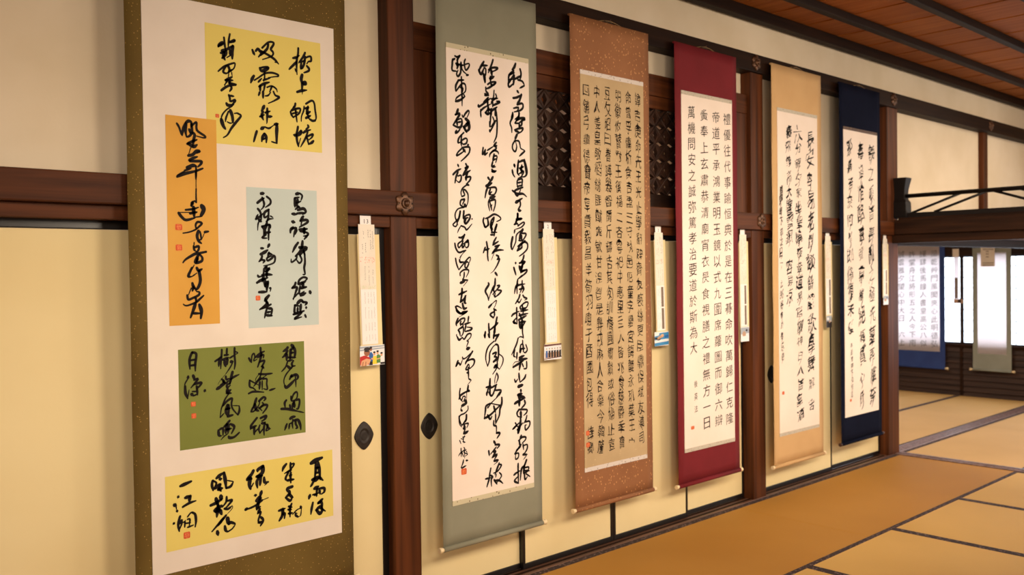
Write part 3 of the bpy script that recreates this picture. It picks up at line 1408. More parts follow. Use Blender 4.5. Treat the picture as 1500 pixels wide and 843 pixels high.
28 310 390 320 440 270 500
24 250 510 210 560 220 610 250 620
24 230 520 340 520 340 560 300 600
38 260 550 265 620
24 250 640 275 620
26 150 790 240 700
22 185 700 220 760
34 260 650 250 750 230 843
24 210 800 290 700
22 345 600 330 660 300 710
24 320 690 380 680 380 740 330 800 320 740 340 730
R 735 625 9.36 s2
38 240 0 230 60 220 100
22 150 40 200 0
28 270 125 250 160
24 230 200 280 150 330 150 320 190 280 230
28 240 190 250 270
26 265 250 175 380
24 200 330 260 280
22 180 380 230 370 225 430 190 450 190 390
22 290 240 300 320
22 290 270 345 250 350 300 320 360 290 380
26 290 390 350 385
12 340 400 295 460
30 340 460 310 540 270 590 255 740
34 310 540 300 650
22 310 570 370 560 350 620 300 640
24 310 610 380 610
24 310 640 320 730 350 690
20 330 650 390 690
26 225 510 225 620 230 780
26 165 670 200 640 250 610
26 230 780 175 750 220 690
"""
# ---------------------------------------------------------------- writing
INK = {}
_key = None
for ln in INKDATA.strip().splitlines():
    w = ln.split()
    if w[0] == 'R': _reg = (float(w[1]), float(w[2]), float(w[3])); _key = w[4]; INK.setdefault(_key, []); INK[_key].append((_reg, []))
    else: INK[_key][-1][1].append([float(t) for t in w])
def stroke(bm, pts, w, y):
    """a brush stroke: a smooth ribbon whose width swells and tapers; pts in metres (x, z)"""
    P_ = [Vector(p) for p in pts]
    if len(P_) == 1: P_.append(P_[0]+Vector((.001, 0)))
    Q = []
    for i in range(len(P_)-1):
        p0, p1, p2, p3 = P_[max(i-1, 0)], P_[i], P_[i+1], P_[min(i+2, len(P_)-1)]
        n = 5
        for k in range(n):
            t = k/n
            Q.append(.5*((2*p1)+(p2-p0)*t+(2*p0-5*p1+4*p2-p3)*t*t+(-p0+3*p1-3*p2+p3)*t**3))
    Q.append(P_[-1]); N_ = len(Q)
    ph = random.random()*6
    Lv = []; Rv = []
    for i, q in enumerate(Q):
        d = Q[min(i+1, N_-1)]-Q[max(i-1, 0)]
        if d.length < 1e-7: d = Vector((1, 0))
        d.normalize(); nrm = Vector((-d.y, d.x)); u = i/(N_-1)
        a = .80+.20*math.sin(math.pi*min(1, u*1.3)) + .07*math.sin(9*u+ph)
        if u > .75: a *= 1-(u-.75)*1.5
        hw = w*.5*a
        Lv.append(bm.verts.new((q.x+nrm.x*hw, y, q.y+nrm.y*hw))); Rv.append(bm.verts.new((q.x-nrm.x*hw, y, q.y-nrm.y*hw)))
    for i in range(N_-1): bm.faces.new((Lv[i], Lv[i+1], Rv[i+1], Rv[i]))
    for q, vs, s in ((Q[0], (Lv[0], Rv[0]), -1), (Q[-1], (Lv[-1], Rv[-1]), 1)):
        d = (Q[1]-Q[0] if s < 0 else Q[-1]-Q[-2])
        if d.length < 1e-7: d = Vector((1, 0))
        d.normalize(); r = (vs[0].co-vs[1].co).length/2
        tip = [bm.verts.new((q.x+s*d.x*r*c-d.y*r*e, y, q.y+s*d.y*r*c+d.x*r*e)) for c, e in ((.62, .7), (.86, 0), (.62, -.7))]
        bm.faces.new((vs[0], tip[0], tip[1], tip[2], vs[1]))
def brush(key, y, name, m, parent, xoff=0.0):
    """the hand-written characters of one sheet; one mesh per written column"""
    cols = {}
    for (x0, y0, s), strokes in INK[key]: cols.setdefault(round(x0/14), []).extend([(x0, y0, s, st) for st in strokes])
    for c in cols.values():
        ent = []
        for x0, y0, s, st in c:
            ys_ = [y0+v/s for v in st[2::2]]; r = st[0]/s*.5; ent.append((min(ys_)-r, max(ys_)+r, x0, y0, s, st))
        ent.sort(key=lambda e: e[0]); grp = []; hi = -1
        for e in ent:                                   # strokes that touch in height make one character
            if e[0] > hi-.4: grp.append([])
            grp[-1].append(e); hi = max(hi, e[1])
        for g in grp:
            bm = bmesh.new()
            for _, _, x0, y0, s, st in g:
                pts = [P(x0+st[i]/s, y0+st[i+1]/s, y) for i in range(1, len(st)-1, 2)]
                cx, cy = x0+st[1]/s, y0+st[2]/s
                a = P(cx, cy, y); b = P(cx, cy+1, y); ppm = abs(a[1]-b[1])
                a2 = P(cx+1, cy, y); k = math.sqrt(ppm*abs(a2[0]-a[0]))
                stroke(bm, pts, st[0]/s*k*(1.10 if key == 's2' else 1.26), y)
            me = bpy.data.meshes.new(name); bm.to_mesh(me); bm.free(); link(name, me, m, parent)
_GL = {}
def glyph(ch, off=0.0):
    if (ch, off) in _GL: return _GL[(ch, off)]
    cu = bpy.data.curves.new('t', 'FONT'); cu.body = ch; cu.size = 1; cu.resolution_u = 2; cu.fill_mode = 'FRONT'; cu.offset = off
    o = bpy.data.objects.new('t', cu); COL.objects.link(o)
    dg = bpy.context.evaluated_depsgraph_get(); me = bpy.data.meshes.new_from_object(o.evaluated_get(dg))
    vs = [(v.co.x, v.co.y) for v in me.vertices]; fs = [tuple(p.vertices) for p in me.polygons]
    bpy.data.objects.remove(o); bpy.data.curves.remove(cu); bpy.data.meshes.remove(me)
    if vs:
        xa = min(v[0] for v in vs); xb = max(v[0] for v in vs); ya = min(v[1] for v in vs); yb = max(v[1] for v in vs)
        if ord(ch) > 0x2000:
            m = max(xb-xa, yb-ya, .5); cx, cy = (xa+xb)/2, (ya+yb)/2
        else: m = yb-ya; cx, cy = (xa+xb)/2, (ya+yb)/2
        vs = [((x-cx)/m, (z-cy)/m) for x, z in vs]
    _GL[(ch, off)] = (vs, fs); return _GL[(ch, off)]
def put(bm, ch, cx, cz, w, h, y, warp=0.0, wf_=3.0, shear=0.0, rot=0.0, bulge=0.0, seed=0.0, flip=False, ax='Y', off=0.0):
    vs, fs = glyph(ch, off); out = []
    for (a, b) in vs:
        b += shear*a
        if bulge:
            r = a*a+b*b; a *= 1-bulge*(r-.15); b *= 1-bulge*(r-.15)
        if warp:
            n1 = mnoise.noise(Vector((a*wf_+seed, b*wf_, seed*1.7))); n2 = mnoise.noise(Vector((a*wf_-seed, b*wf_+7.1, seed*.7)))
            a += warp*n1; b += warp*n2
        if rot: a, b = a*math.cos(rot)-b*math.sin(rot), a*math.sin(rot)+b*math.cos(rot)
        if ax == 'Y': out.append(bm.verts.new((cx+a*w, y, cz+b*h)))
        else: out.append(bm.verts.new((y, cx-a*w, cz+b*h)))       # on a plane X = y, read from -X
    for f in fs:
        try: bm.faces.new([out[i] for i in f])
        except ValueError: pass
def column(name, text, x, z0, z1, w, h, y, m, parent, style='kai', ax='Y'):
    n = len(text); rnd = random.Random(n*1013+int(abs(x)*1000))
    for i, ch in enumerate(text):
        if ch == ' ': continue
        bm = bmesh.new()
        z = z0+(z1-z0)*(i+.5)/n; s = rnd.random()*50
        if style == 'kai': put(bm, ch, x, z, w*rnd.uniform(.9, 1.02), h*rnd.uniform(.92, 1.04), y, .04, 3, .12, rnd.uniform(-.03, .03), seed=s, ax=ax)
        elif style == 'seal': put(bm, ch, x+rnd.uniform(-.06, .06)*w, z, w*rnd.uniform(.85, 1.0), h*rnd.uniform(.95, 1.25), y, .17, 2.6, .0, rnd.uniform(-.05, .05), .3, s, ax=ax, off=.002)
        else:
            k = rnd.uniform(.75, 1.15); off = rnd.choice((-.004, .004, .014))
            put(bm, ch, x+rnd.uniform(-.10, .10)*w, z, w*k, h*k*rnd.uniform(.95, 1.2), y, .22, 2.6, .22, rnd.uniform(-.1, .1), .1, s, ax=ax, off=off)
            if rnd.random() < .5 and ax == 'Y':
                stroke(bm, [(x+w*rnd.uniform(-.1, .2), z-h*.3), (x+w*rnd.uniform(-.05, .1), z-h*.6), (x-w*.15, z-h*.8)], w*(.06+off*3), y)
        me = bpy.data.meshes.new(name); bm.to_mesh(me); bm.free(); link(name, me, m, parent)

def seal(x, z, s, y, parent, h=None):
    """vermilion seal impression with pale carved lines"""
    h = h or s
    bm = bmesh.new(); n = 10
    pts = [(x+s/2*math.copysign(abs(math.cos(t))**.35, math.cos(t)), z+h/2*math.copysign(abs(math.sin(t))**.35, math.sin(t))) for t in [2*math.pi*i/24 for i in range(24)]]
    bm.faces.new([bm.verts.new((a, y, b)) for a, b in pts])
    o = fin(bm, 'red_seal', M_RED, parent)
    bm = bmesh.new(); rnd = random.Random(int(x*1e4))
    for i in range(5):
        zz = z-h*.36+h*.72*i/4; a = rnd.uniform(-.38, -.1); b = rnd.uniform(.1, .38)
        stroke(bm, [(x+a*s, zz), (x+b*s, zz+rnd.uniform(-.06, .06)*h)], s*.05, y-.0002)
    for i in range(2):
        xx = x+s*(-.2+.4*i); stroke(bm, [(xx, z+.3*h), (xx+.05*s, z-.3*h)], s*.05, y-.0002)
    me = bpy.data.meshes.new('c'); bm.to_mesh(me); bm.free(); link('carved_lines', me, M_REDL, o)
def seal_px(x0, y0, x1, y1, y, parent):
    a = P(x0, (y0+y1)/2, y); b = P(x1, (y0+y1)/2, y); c = P((x0+x1)/2, y0, y); d = P((x0+x1)/2, y1, y)
    seal((a[0]+b[0])/2, (c[1]+d[1])/2, b[0]-a[0], y, parent, c[1]-d[1])

# ---------------------------------------------------------------- hanging scrolls
YS = -.115
def hanging_scroll(x0, x1, z0, z1, px0, px1, pz0, pz1, label, m_cloth, m_paper, m_trim=None, knob=None, trim_h=.024, bottom_trim=True, y=YS, group=None, cord=True):
    t = thing('hanging_scroll', ((x0+x1)/2, y, z0), label, 'scroll', group)
    # mounting cloth: a very slightly wavy sheet with real thickness
    bm = bmesh.new(); nx_, nz = 12, 40; rows = []
    for j in range(nz+1):
        z = z0+.012+(z1-z0-.012)*j/nz; row = []
        for i in range(nx_+1):
            u = i/nx_; x = x0+(x1-x0)*u
            e = abs(2*u-1)**6
            row.append(bm.verts.new((x, y-.0022*e*math.sin(j*.55+x0*9)*math.sin(math.pi*j/nz)-.0012*e, z)))
        rows.append(row)
    for j in range(nz):
        for i in range(nx_): bm.faces.new((rows[j][i], rows[j][i+1], rows[j+1][i+1], rows[j+1][i])).smooth = True
    bmesh.ops.recalc_face_normals(bm, faces=bm.faces[:])
    bmesh.ops.solidify(bm, geom=bm.faces[:], thickness=-.0011 if rows[0][0].normal.y < 0 else .0011)
    me = bpy.data.meshes.new('c'); bm.to_mesh(me); bm.free(); cl = link('mounting_cloth', me, m_cloth, t)
    sh = box('writing_sheet', px0, px1, y-.0050, y-.0016, pz0, pz1, m_paper, t)
    if m_trim:
        box('brocade_strip', px0, px1, y-.0056, y-.0016, pz1, pz1+trim_h, m_trim, t)
        if bottom_trim: box('brocade_strip', px0, px1, y-.0056, y-.0016, pz0-trim_h, pz0, m_trim, t)
    # rods
    tube('top_rod', [(x0, y+.006, z1-.006), (x1, y+.006, z1-.006)], .0065, m_cloth, t, 10)
    tube('roller', [(x0, y-.002, z0+.013), (x1, y-.002, z0+.013)], .0135, m_cloth, t, 16)
    for s, xx in ((-1, x0), (1, x1)):
        bm = bmesh.new(); bm_tube(bm, [(xx-s*.002, y-.002, z0+.013), (xx+s*.006, y-.002, z0+.013), (xx+s*.022, y-.002, z0+.013), (xx+s*.025, y-.002, z0+.013)], [.010, .0115, .0145, .0125], 16)
        fin(bm, 'roller_end', knob or M_IVORY, t)
    if cord:
        c = (x0+x1)/2; q = (x1-x0)*.16
        tube('hanging_cord', [(c-q, y+.004, z1-.002), (c-q*.45, y+.003, z1+.011), (c, y+.001, z1+.015), (c+q*.45, y+.003, z1+.011), (c+q, y+.004, z1-.002)], .0024, M_CORD, t, 6)
        tube('cord_ribbon', [(c-q*.5, y+.002, z1+.009), (c-q*.3, y-.001, z1+.006), (c, y+.001, z1+.010), (c+q*.12, y, z1+.006)], .0042, M_RIBBON, t, 6)
        tube('hook', [(c, y+.02, z1+.020), (c, y+.0, z1+.017), (c, y-.004, z1+.024)], .0028, M_BRONZE, t, 6)
    return t, sh
M_RIBBON = mat('cord_ribbon', (60, 48, 32), .8)
C_OLIVE = add_fleck(mat('olive_brown_brocade', (105, 84, 38), .75, (92, 72, 30), (3, 3, 3), bump=.2, bscale=(260, 260, 260), spec=.2), (168, 134, 70), (74, 74, 74), .10, .17)
C_SAGE = mat('sage_grey_cloth', (132, 130, 112), .8, (138, 136, 118), (4, 4, 4), bump=.3, bscale=(420, 420, 420), spec=.15)
C_RUST = add_fleck(mat('rust_brocade', (146, 98, 64), .7, (136, 90, 58), (4, 4, 4), bump=.2, bscale=(260, 260, 260), spec=.25), (204, 148, 96), (60, 60, 40), .14, .24)
C_RED = mat('crimson_cloth', (104, 25, 32), .75, (112, 28, 36), (5, 5, 5), bump=.25, bscale=(420, 420, 420), spec=.2)
C_TAN = mat('tan_cloth', (192, 156, 110), .8, (198, 162, 116), (5, 5, 5), bump=.25, bscale=(420, 420, 420), spec=.15)
C_NAVY = mat('navy_cloth', (13, 17, 34), .85, (17, 21, 40), (5, 5, 5), bump=.25, bscale=(420, 420, 420), spec=.05)
C_NAVY2 = mat('blue_cloth', (44, 62, 118), .75, (50, 70, 128), (5, 5, 5), spec=.2)
C_GREEN = mat('grey_green_cloth', (134, 138, 130), .75, (142, 146, 138), (5, 5, 5), spec=.2)
T_PALE = add_fleck(mat('pale_flowered_strip', (196, 186, 158), .8, spec=.1), (96, 78, 60), (60, 60, 46), .16, .24)
T_WHITE = add_fleck(mat('silver_brocade_strip', (206, 196, 190), .6, spec=.3), (160, 146, 136), (60, 60, 60), .2, .3)
T_GREY = add_fleck(mat('grey_brocade_strip', (186, 178, 164), .7, spec=.2), (140, 130, 116), (80, 80, 80), .2, .3)
T_DARK = add_fleck(mat('dark_gold_strip', (84, 66, 60), .6, spec=.3), (140, 112, 84), (90, 90, 90), .2, .3)
M_TANP = add_fleck(mat('tan_gold_flecked_paper', (186, 162, 126), .8, (178, 154, 118), (6, 6, 6), spec=.15), (226, 204, 160), (38, 38, 38), .05, .09)
S_YEL = mat('yellow_square_paper', (212, 192, 104), .8, (216, 197, 110), (3, 3, 3), spec=.1)
S_ORG = mat('orange_square_paper', (208, 158, 76), .8, (202, 151, 70), (4, 4, 4), spec=.1)
S_BLU = mat('pale_blue_grey_square_paper', (184, 194, 190), .8, (180, 190, 186), (4, 4, 4), spec=.1)
S_GRN = mat('olive_green_square_paper', (118, 124, 62), .8, (113, 119, 58), (4, 4, 4), spec=.1)

# 1: patchwork scroll
t, sh = hanging_scroll(1.200, 2.146, .225, 3.0, 1.262, 2.086, .452, 2.655, 'wide olive-brown scroll with five coloured sheets of calligraphy, leftmost on the wall', C_OLIVE, M_PAPER)
for nm, x0, x1, z0, z1, m, key, k in (
        ('yellow_square', 1.506, 2.019, 2.111, 2.581, S_YEL, 'yt', 0), ('orange_strip', 1.344, 1.545, 1.398, 2.203, S_ORG, 'og', 1),
        ('grey_square', 1.667, 1.989, 1.372, 1.946, S_BLU, 'bl', 0), ('green_square', 1.375, 1.916, .916, 1.305, S_GRN, 'gr', 0),
        ('yellow_strip', 1.315, 2.044, .535, .824, S_YEL, 'yb', 0)):
    yf = YS-.0058-.0006*k
    q = box(nm, x0, x1, yf, YS-.0048, z0, z1, m, t)
    lab = {'yt': 'upper yellow square', 'og': 'narrow orange square', 'bl': 'pale blue-grey square', 'gr': 'olive green square', 'yb': 'lower yellow rectangle'}[key]
    q['label'] = lab
    brush(key, yf-.0006, 'written_character', M_INK, q)
    for k2, b in (('og', (256.7, 328.4, 266.9, 337.5)), ('og', (257.3, 358.4, 266.9, 367.5)), ('bl', (374.5, 433.4, 381.4, 440.6)), ('yt', (315.5, 167, 320.9, 172.5)),
                  ('gr', (279.6, 589, 286.8, 596)), ('gr', (280.5, 606, 287.5, 613.5)), ('yb', (269, 779.8, 278.6, 789.5))):
        if k2 == key: seal_px(*b, yf-.0008, q)
# 2: sage scroll, three cursive columns
t, sh = hanging_scroll(2.650, 3.318, .236, 3.0, 2.709, 3.258, .474, 2.676, 'tall scroll of three bold cursive columns on white paper in a sage-grey mounting', C_SAGE, M_PAPERW, T_PALE)
brush('s2', YS-.0056, 'written_character', M_INK, sh)
seal_px(675.8, 686.7, 683.6, 695.8, YS-.0058, sh)
# 3: rust scroll, seal script
t, sh = hanging_scroll(3.576, 4.254, .250, 3.0, 3.652, 4.199, .486, 2.680, 'scroll of dense ancient seal script on tan paper in a rust-brown figured mounting', C_RUST, M_TANP, T_WHITE)
SEAL = ['諱吉庚命先王光止學辭辟齊友褻絲更臣鼎保珷友溥司', '命曾孚庸析食吉盄三守執邑厄童字爨宮誨農永玑葉王宀', '明徽攸瞽對王徯福二吝雩祀中惠里亖入皆兆食慈爵秊寶', '豆攵昭曰眷譁器智爾斤鑄吉其匇訓橎圓爾獻或俗婦止宣',
        '中人姜皇敬稻絲匪猷爽敏甘湼鬯是龏戎麻人合樂今韓釐', '回舗弓讀德寶帝草賁毅昌羊筍羽噫于酉國包得 佳卿']
for i, s in enumerate(SEAL):
    x = 4.146-i*.0895
    column('written_character', s, x, 2.640, .545, .060, .072, YS-.0056, M_INK2, sh, 'seal')
column('written_character', '佳卿山', 3.713, .70, .60, .022, .026, YS-.0056, M_INK2, sh, 'gyo')
seal_px(858.6, 631.5, 863.6, 638.5, YS-.0058, sh); seal_px(858.8, 648.8, 864.2, 655.8, YS-.0058, sh)
# 4: crimson scroll, regular script
t, sh = hanging_scroll(4.507, 5.180, .221, 3.0, 4.570, 5.122, .460, 2.682, 'scroll of neat regular-script columns on white paper in a crimson mounting', C_RED, M_PAPERW, T_GREY)
KAI = [('禮優往代事踰恒典於是在三朞命吹萬歸仁克隆', 5.062), ('帝道平承鴻業明玉鏡以式九圍席蘿圖而御六辯', 4.937), ('夤奉上玄肅恭清廟宵衣昃食視膳之禮無方一日', 4.806)]
for s, x in KAI: column('written_character', s, x, 2.628, .545, .082, .076, YS-.0056, M_INK2, sh)
column('written_character', '萬機問安之誠弥篤孝治要道於斯為大', 4.672, 2.628, 1.040, .082, .076, YS-.0056, M_INK2, sh)
column('written_character', '後英法', 4.690, .90, .66, .036, .045, YS-.0056, M_INK2, sh)
seal_px(1012.5, 624.6, 1017.2, 629.6, YS-.0058, sh)
# 5: tan scroll
t, sh = hanging_scroll(5.612, 6.301, .168, 3.030, 5.683, 6.238, .412, 2.702, 'scroll of running script with a small-written last column in a plain tan mounting', C_TAN, M_PAPERW, T_GREY)
column('written_character', '長安容易老劇談鶴靜歌塵舞解舍', 6.128, 2.62, .50, .105, .112, YS-.0056, M_INK, sh, 'gyo')
column('written_character', '六分親夕聚坐聖燒夜遲道黑官柳神白人首墓酒', 5.965, 2.62, .46, .092, .082, YS-.0056, M_INK, sh, 'gyo')
column('written_character', '藤飛鶴高大響雪銀 容易涼', 5.830, 2.62, 1.33, .090, .092, YS-.0056, M_INK, sh, 'gyo')
column('written_character', '黯驛歸下初次日一 之郎寄書於春意絕', 5.722, 2.18, .92, .044, .058, YS-.0056, M_INK2, sh, 'gyo')
seal_px(1145.8, 573.8, 1149.2, 578.6, YS-.0058, sh)
# 6: navy scroll
t, sh = hanging_scroll(6.581, 7.266, .193, 3.027, 6.642, 7.209, .408, 2.665, 'scroll of three running-script columns in a dark navy mounting beside the corner post', C_NAVY, M_PAPERW, T_DARK, knob=M_DARKKNOB, bottom_trim=False)
column('written_character', '羲之頓首喪亂之極先墓再離荼', 7.100, 2.60, .46, .100, .122, YS-.0056, M_INK, sh, 'gyo')
column('written_character', '毒追惟酷甚號慕摧絕痛貫心肝', 6.925, 2.60, .46, .100, .122, YS-.0056, M_INK, sh, 'gyo')
column('written_character', '那痛苦奈何雖即脩復未獲', 6.742, 2.60, 1.04, .092, .105, YS-.0056, M_INK, sh, 'gyo')
column('written_character', '臨紙感哽不知何言', 6.752, 1.00, .56, .036, .044, YS-.0056, M_INK2, sh, 'gyo')
seal_px(1245, 585, 1247.6, 588.8, YS-.0058, sh)

# far scrolls on the window wall (planes X = const), backlit paper lets light through
def backlit(name, rgb, tr):
    m = mat(name, rgb, .9, spec=.05); nt = m.node_tree
    tl = nt.nodes.new('ShaderNodeBsdfTranslucent'); tl.inputs[0].default_value = lin(rgb)+(1,)
    mx = nt.nodes.new('ShaderNodeMixShader'); mx.inputs[0].default_value = tr
    nt.links.new(nt.nodes['Principled BSDF'].outputs[0], mx.inputs[1]); nt.links.new(tl.outputs[0], mx.inputs[2])
    nt.links.new(mx.outputs[0], nt.nodes['Material Output'].inputs['Surface']); return m
M_BACKP = backlit('backlit_scroll_paper', (240, 232, 232), .75)
def far_scroll(y0, y1, z0, z1, p0, p1, q0, q1, label, m_cloth, X=XF-.075):
    t = thing('hanging_scroll', (X, (y0+y1)/2, z0), label, 'scroll')
    g = .0
    for a, b, c, d in ((y0, y1, z0, q0), (y0, y1, q1, z1), (y0, p0, q0, q1), (p1, y1, q0, q1)):
        if d > c: box('mounting_cloth', X, X+.002, a, b, c, d, m_cloth, t)
    sh = box('writing_sheet', X+.0004, X+.0012, p0-.001, p1+.001, q0-.001, q1+.001, M_BACKP, t)
    tube('top_rod', [(X+.004, y0, z1), (X+.004, y1, z1)], .007, m_cloth, t, 8)
    tube('roller', [(X, y0, z0), (X, y1, z0)], .014, m_cloth, t, 12)
    for s, yy in ((-1, y0), (1, y1)):
        bm = bmesh.new(); bm_tube(bm, [(X, yy, z0), (X, yy+s*.01, z0), (X, yy+s*.034, z0), (X, yy+s*.037, z0)], [.010, .012, .017, .014], 14); fin(bm, 'roller_end', M_IVORY, t)
    return t, sh, X-.0012
t, sh, xi = far_scroll(1.125, 1.85, .292, 1.95, 1.190, 1.790, .500, 1.86, 'blue-mounted scroll of faint grey characters before the far window, partly behind the post', C_NAVY2)
for s, y in (('風乾艸門風聞夾心此明德弘', 1.255), ('謹肆後馬鐘人書皇高公八似', 1.395), ('許堂舟江將形五之人今下南', 1.535), ('誠雲雅夕望心中大日 六上', 1.675)):
    column('written_character', s, y, 1.80, .545, .085, .085, xi+.0012, M_INK3, sh, 'kai', 'X')
t, sh, xi = far_scroll(.352, .792, .305, 1.80, .408, .735, .505, 1.745, 'grey-green mounted scroll of blank-looking pale paper hanging before the bright far window', C_GREEN)

# ---------------------------------------------------------------- caption strips with photo prints
def marks(bm, x, z0, z1, cw, y, rnd, dens=.86, tall=1.25):
    """a column of print too small to read"""
    z = z0
    while z > z1+cw:
        if rnd.random() < dens:
            for k in range(3):
                a = rnd.uniform(-.4, .1)*cw; b = a+rnd.uniform(.3, .6)*cw; zz = z-cw*(.2+.3*k)
                if rnd.random() < .5: bm_q(bm, x+a, x+b, zz, zz-cw*.16, y)
                else: bm_q(bm, x+a+.2*cw, x+a+.36*cw, zz+.1*cw, zz-cw*.3, y)
        z -= cw*tall
def bm_q(bm, xa, xb, za, zb, y):
    bm.faces.new([bm.verts.new(p) for p in ((xa, y, za), (xb, y, za), (xb, y, zb), (xa, y, zb))])
def bm_ell(bm, cx, cz, rx, rz, y, n=14, rot=0):
    c, s = math.cos(rot), math.sin(rot)
    bm.faces.new([bm.verts.new((cx+rx*math.cos(t)*c-rz*math.sin(t)*s, y, cz+rx*math.cos(t)*s+rz*math.sin(t)*c)) for t in [2*math.pi*i/n for i in range(n)]])
def flat(name, fn, m, parent):
    bm = bmesh.new(); fn(bm); me = bpy.data.meshes.new(name); bm.to_mesh(me); bm.free(); return link(name, me, m, parent)
YT = -.056
def caption(x0, x1, z0, z1, label, number=None, lower=.46, blocks=False, lean=.0, y=YT):
    t = thing('caption_strip', ((x0+x1)/2, y, z0), label, 'caption strip')
    w = x1-x0; rnd = random.Random(int(x0*1000)); zm = z1-(z1-z0)*(1-lower)
    def skew(o):
        for v in o.data.vertices: v.co.x += lean*(v.co.z-z1)
        return o
    body = skew(box('paper_strip', x0, x1, y, y+.0008, z0, z1, M_TAGP, t))
    slip = skew(box('number_slip', x0+w*.13, x1-w*.2, y+.0010, y+.0018, z1-.01, z1+.040, M_TAGW, t))
    low = skew(box('lower_slip', x0+w*.03, x1-w*.02, y-.0010, y-.0002, z0+.002, zm, M_TAGW, t))
    skew(box('back_strip', x0-w*.06, x1+w*.30, y+.0028, y+.0036, z0-.02, z1-.045, M_FUSUMA, t))
    if number:
        bm = bmesh.new()
        for i, ch in enumerate(number): put(bm, ch, (x0+x1)/2-w*.02+(i-(len(number)-1)/2)*.017, z1+.014, .019, .019, y+.0006)
        me = bpy.data.meshes.new('n'); bm.to_mesh(me); bm.free(); skew(link('number', me, M_INK2, slip))
    H = z1-zm
    def upper(bm):
        for fx, a, b in ((.86, .10, .40), (.72, .08, .40), (.58, .08, .22), (.30, .10, .24), (.40, .28, .45), (.22, .30, .48)):
            marks(bm, x0+w*fx, z1-H*a, z1-H*b, w*.085, y-.0003, rnd)
        for fx, a, b in ((.80, .64, .92), (.56, .64, .94), (.32, .64, .86)): marks(bm, x0+w*fx, z1-H*a, z1-H*b, w*.075, y-.0003, rnd)
    skew(flat('printed_lines', upper, M_INK2, body))['kind'] = 'stuff'
    def red(bm):
        for i in range(34):
            a = rnd.uniform(.06, .94); b = rnd.uniform(0, 1)
            bm_ell(bm, x0+w*a, z1-H*(.50+.09*b), w*rnd.uniform(.015, .035), w*rnd.uniform(.015, .035), y-.0002, 6)
    skew(flat('red_flower_print', red, M_TAGRED, body))
    def gr(bm):
        for i in range(46): bm_ell(bm, x0+w*rnd.uniform(.05, .95), zm+H*rnd.uniform(.0, .06), w*.025, w*.02, y-.0002, 5)
    skew(flat('pale_dot_print', gr, M_TAGGREEN, body))
    h2 = zm-z0
    if blocks:
        skew(flat('printed_block', lambda bm: (bm_q(bm, x0+w*.58, x0+w*.86, zm-h2*.03, zm-h2*.47, y-.0014), bm_q(bm, x0+w*.58, x0+w*.86, zm-h2*.50, zm-h2*.96, y-.0014)), M_TAGINK, low))
    def lo(bm):
        for fx in ((.80, .62, .44, .24) if not blocks else (.2, .4)):
            for a, b in ((.05, .26), (.32, .54), (.60, .76), (.82, .96)): marks(bm, x0+w*(fx+.02), zm-h2*a, zm-h2*b, w*.07, y-.0013, rnd)
    skew(flat('printed_lines', lo, M_TAGINK, low))['kind'] = 'stuff'
    return t
def photo(t, name, x0, x1, z0, z1, painter, tilt=0.0, y=YT-.003):
    o = box(name, x0, x1, y, y+.001, z0, z1, C_PH['white'], t)
    painter(o, x0, x1-x0, z0, z1-z0, y-.0002)
    return o
C_PH = {k: mat('print_'+k, c, .45) for k, c in dict(white=(222, 220, 222), grey=(150, 158, 170), dark=(34, 26, 28), skin=(214, 160, 120), skin2=(150, 92, 62), red=(182, 34, 30),
        blue=(40, 92, 160), yellow=(230, 200, 50), green=(84, 130, 60), maroon=(90, 44, 36), sky=(60, 130, 180), tan=(176, 140, 112)).items()}
def paint(o, items, x, w, z, h, y):
    for i, (c, kind, a) in enumerate(items):
        yy = y-.00006*i
        if kind == 'e': flat('print_patch', lambda bm: bm_ell(bm, x+w*a[0], z+h*a[1], w*a[2], h*a[3], yy, 16, a[4] if len(a) > 4 else 0), C_PH[c], o)
        else: flat('print_patch', lambda bm: bm.faces.new([bm.verts.new((x+w*p, yy, z+h*q)) for p, q in zip(a[::2], a[1::2])]), C_PH[c], o)
def people(o, x, w, z, h, y):
    it = [('grey', 'p', (.0, .66, 1, .72, 1, .96, 0, .96)), ('white', 'p', (0, .4, 1, .4, 1, .80, 0, .74)), ('white', 'p', (0, .82, 1, .86, 1, .90, 0, .86)), ('skin2', 'e', (.44, .80, .05, .09)), ('dark', 'e', (.44, .88, .055, .06)), ('blue', 'p', (.36, .2, .56, .2, .53, .55, .45, .68, .36, .6)),
          ('skin2', 'e', (.28, .66, .12, .19)), ('dark', 'e', (.29, .82, .13, .10)), ('dark', 'p', (.18, .70, .40, .66, .40, .70, .18, .745)), ('red', 'p', (.0, .05, .36, .05, .40, .40, .18, .52, .0, .46)),
          ('skin', 'p', (.02, .02, .12, .0, .28, .02, .40, .16, .44, .30, .26, .36, .06, .26)), ('skin2', 'p', (.08, .0, .11, .0, .14, .2, .11, .22)), ('skin2', 'p', (.2, .0, .23, .0, .25, .2, .22, .22)),
          ('skin', 'e', (.58, .56, .045, .08)), ('dark', 'e', (.58, .64, .05, .05)), ('yellow', 'p', (.50, .05, .70, .05, .70, .38, .62, .47, .52, .44)), ('skin', 'p', (.44, .30, .56, .26, .56, .33, .46, .38)),
          ('skin', 'e', (.71, .60, .045, .08)), ('dark', 'e', (.71, .68, .05, .05)), ('green', 'p', (.66, .10, .82, .10, .84, .44, .74, .53, .67, .48)), ('skin', 'p', (.66, .26, .82, .30, .82, .35, .66, .32)),
          ('skin', 'e', (.87, .50, .045, .08)), ('dark', 'e', (.87, .58, .05, .045)), ('white', 'p', (.82, .10, .98, .10, .97, .38, .88, .43, .82, .38)), ('dark', 'p', (.82, .02, 1, .02, 1, .12, .82, .12)), ('dark', 'p', (.36, .02, .5, .02, .5, .2, .4, .2))]
    paint(o, it, x, w, z, h, y)
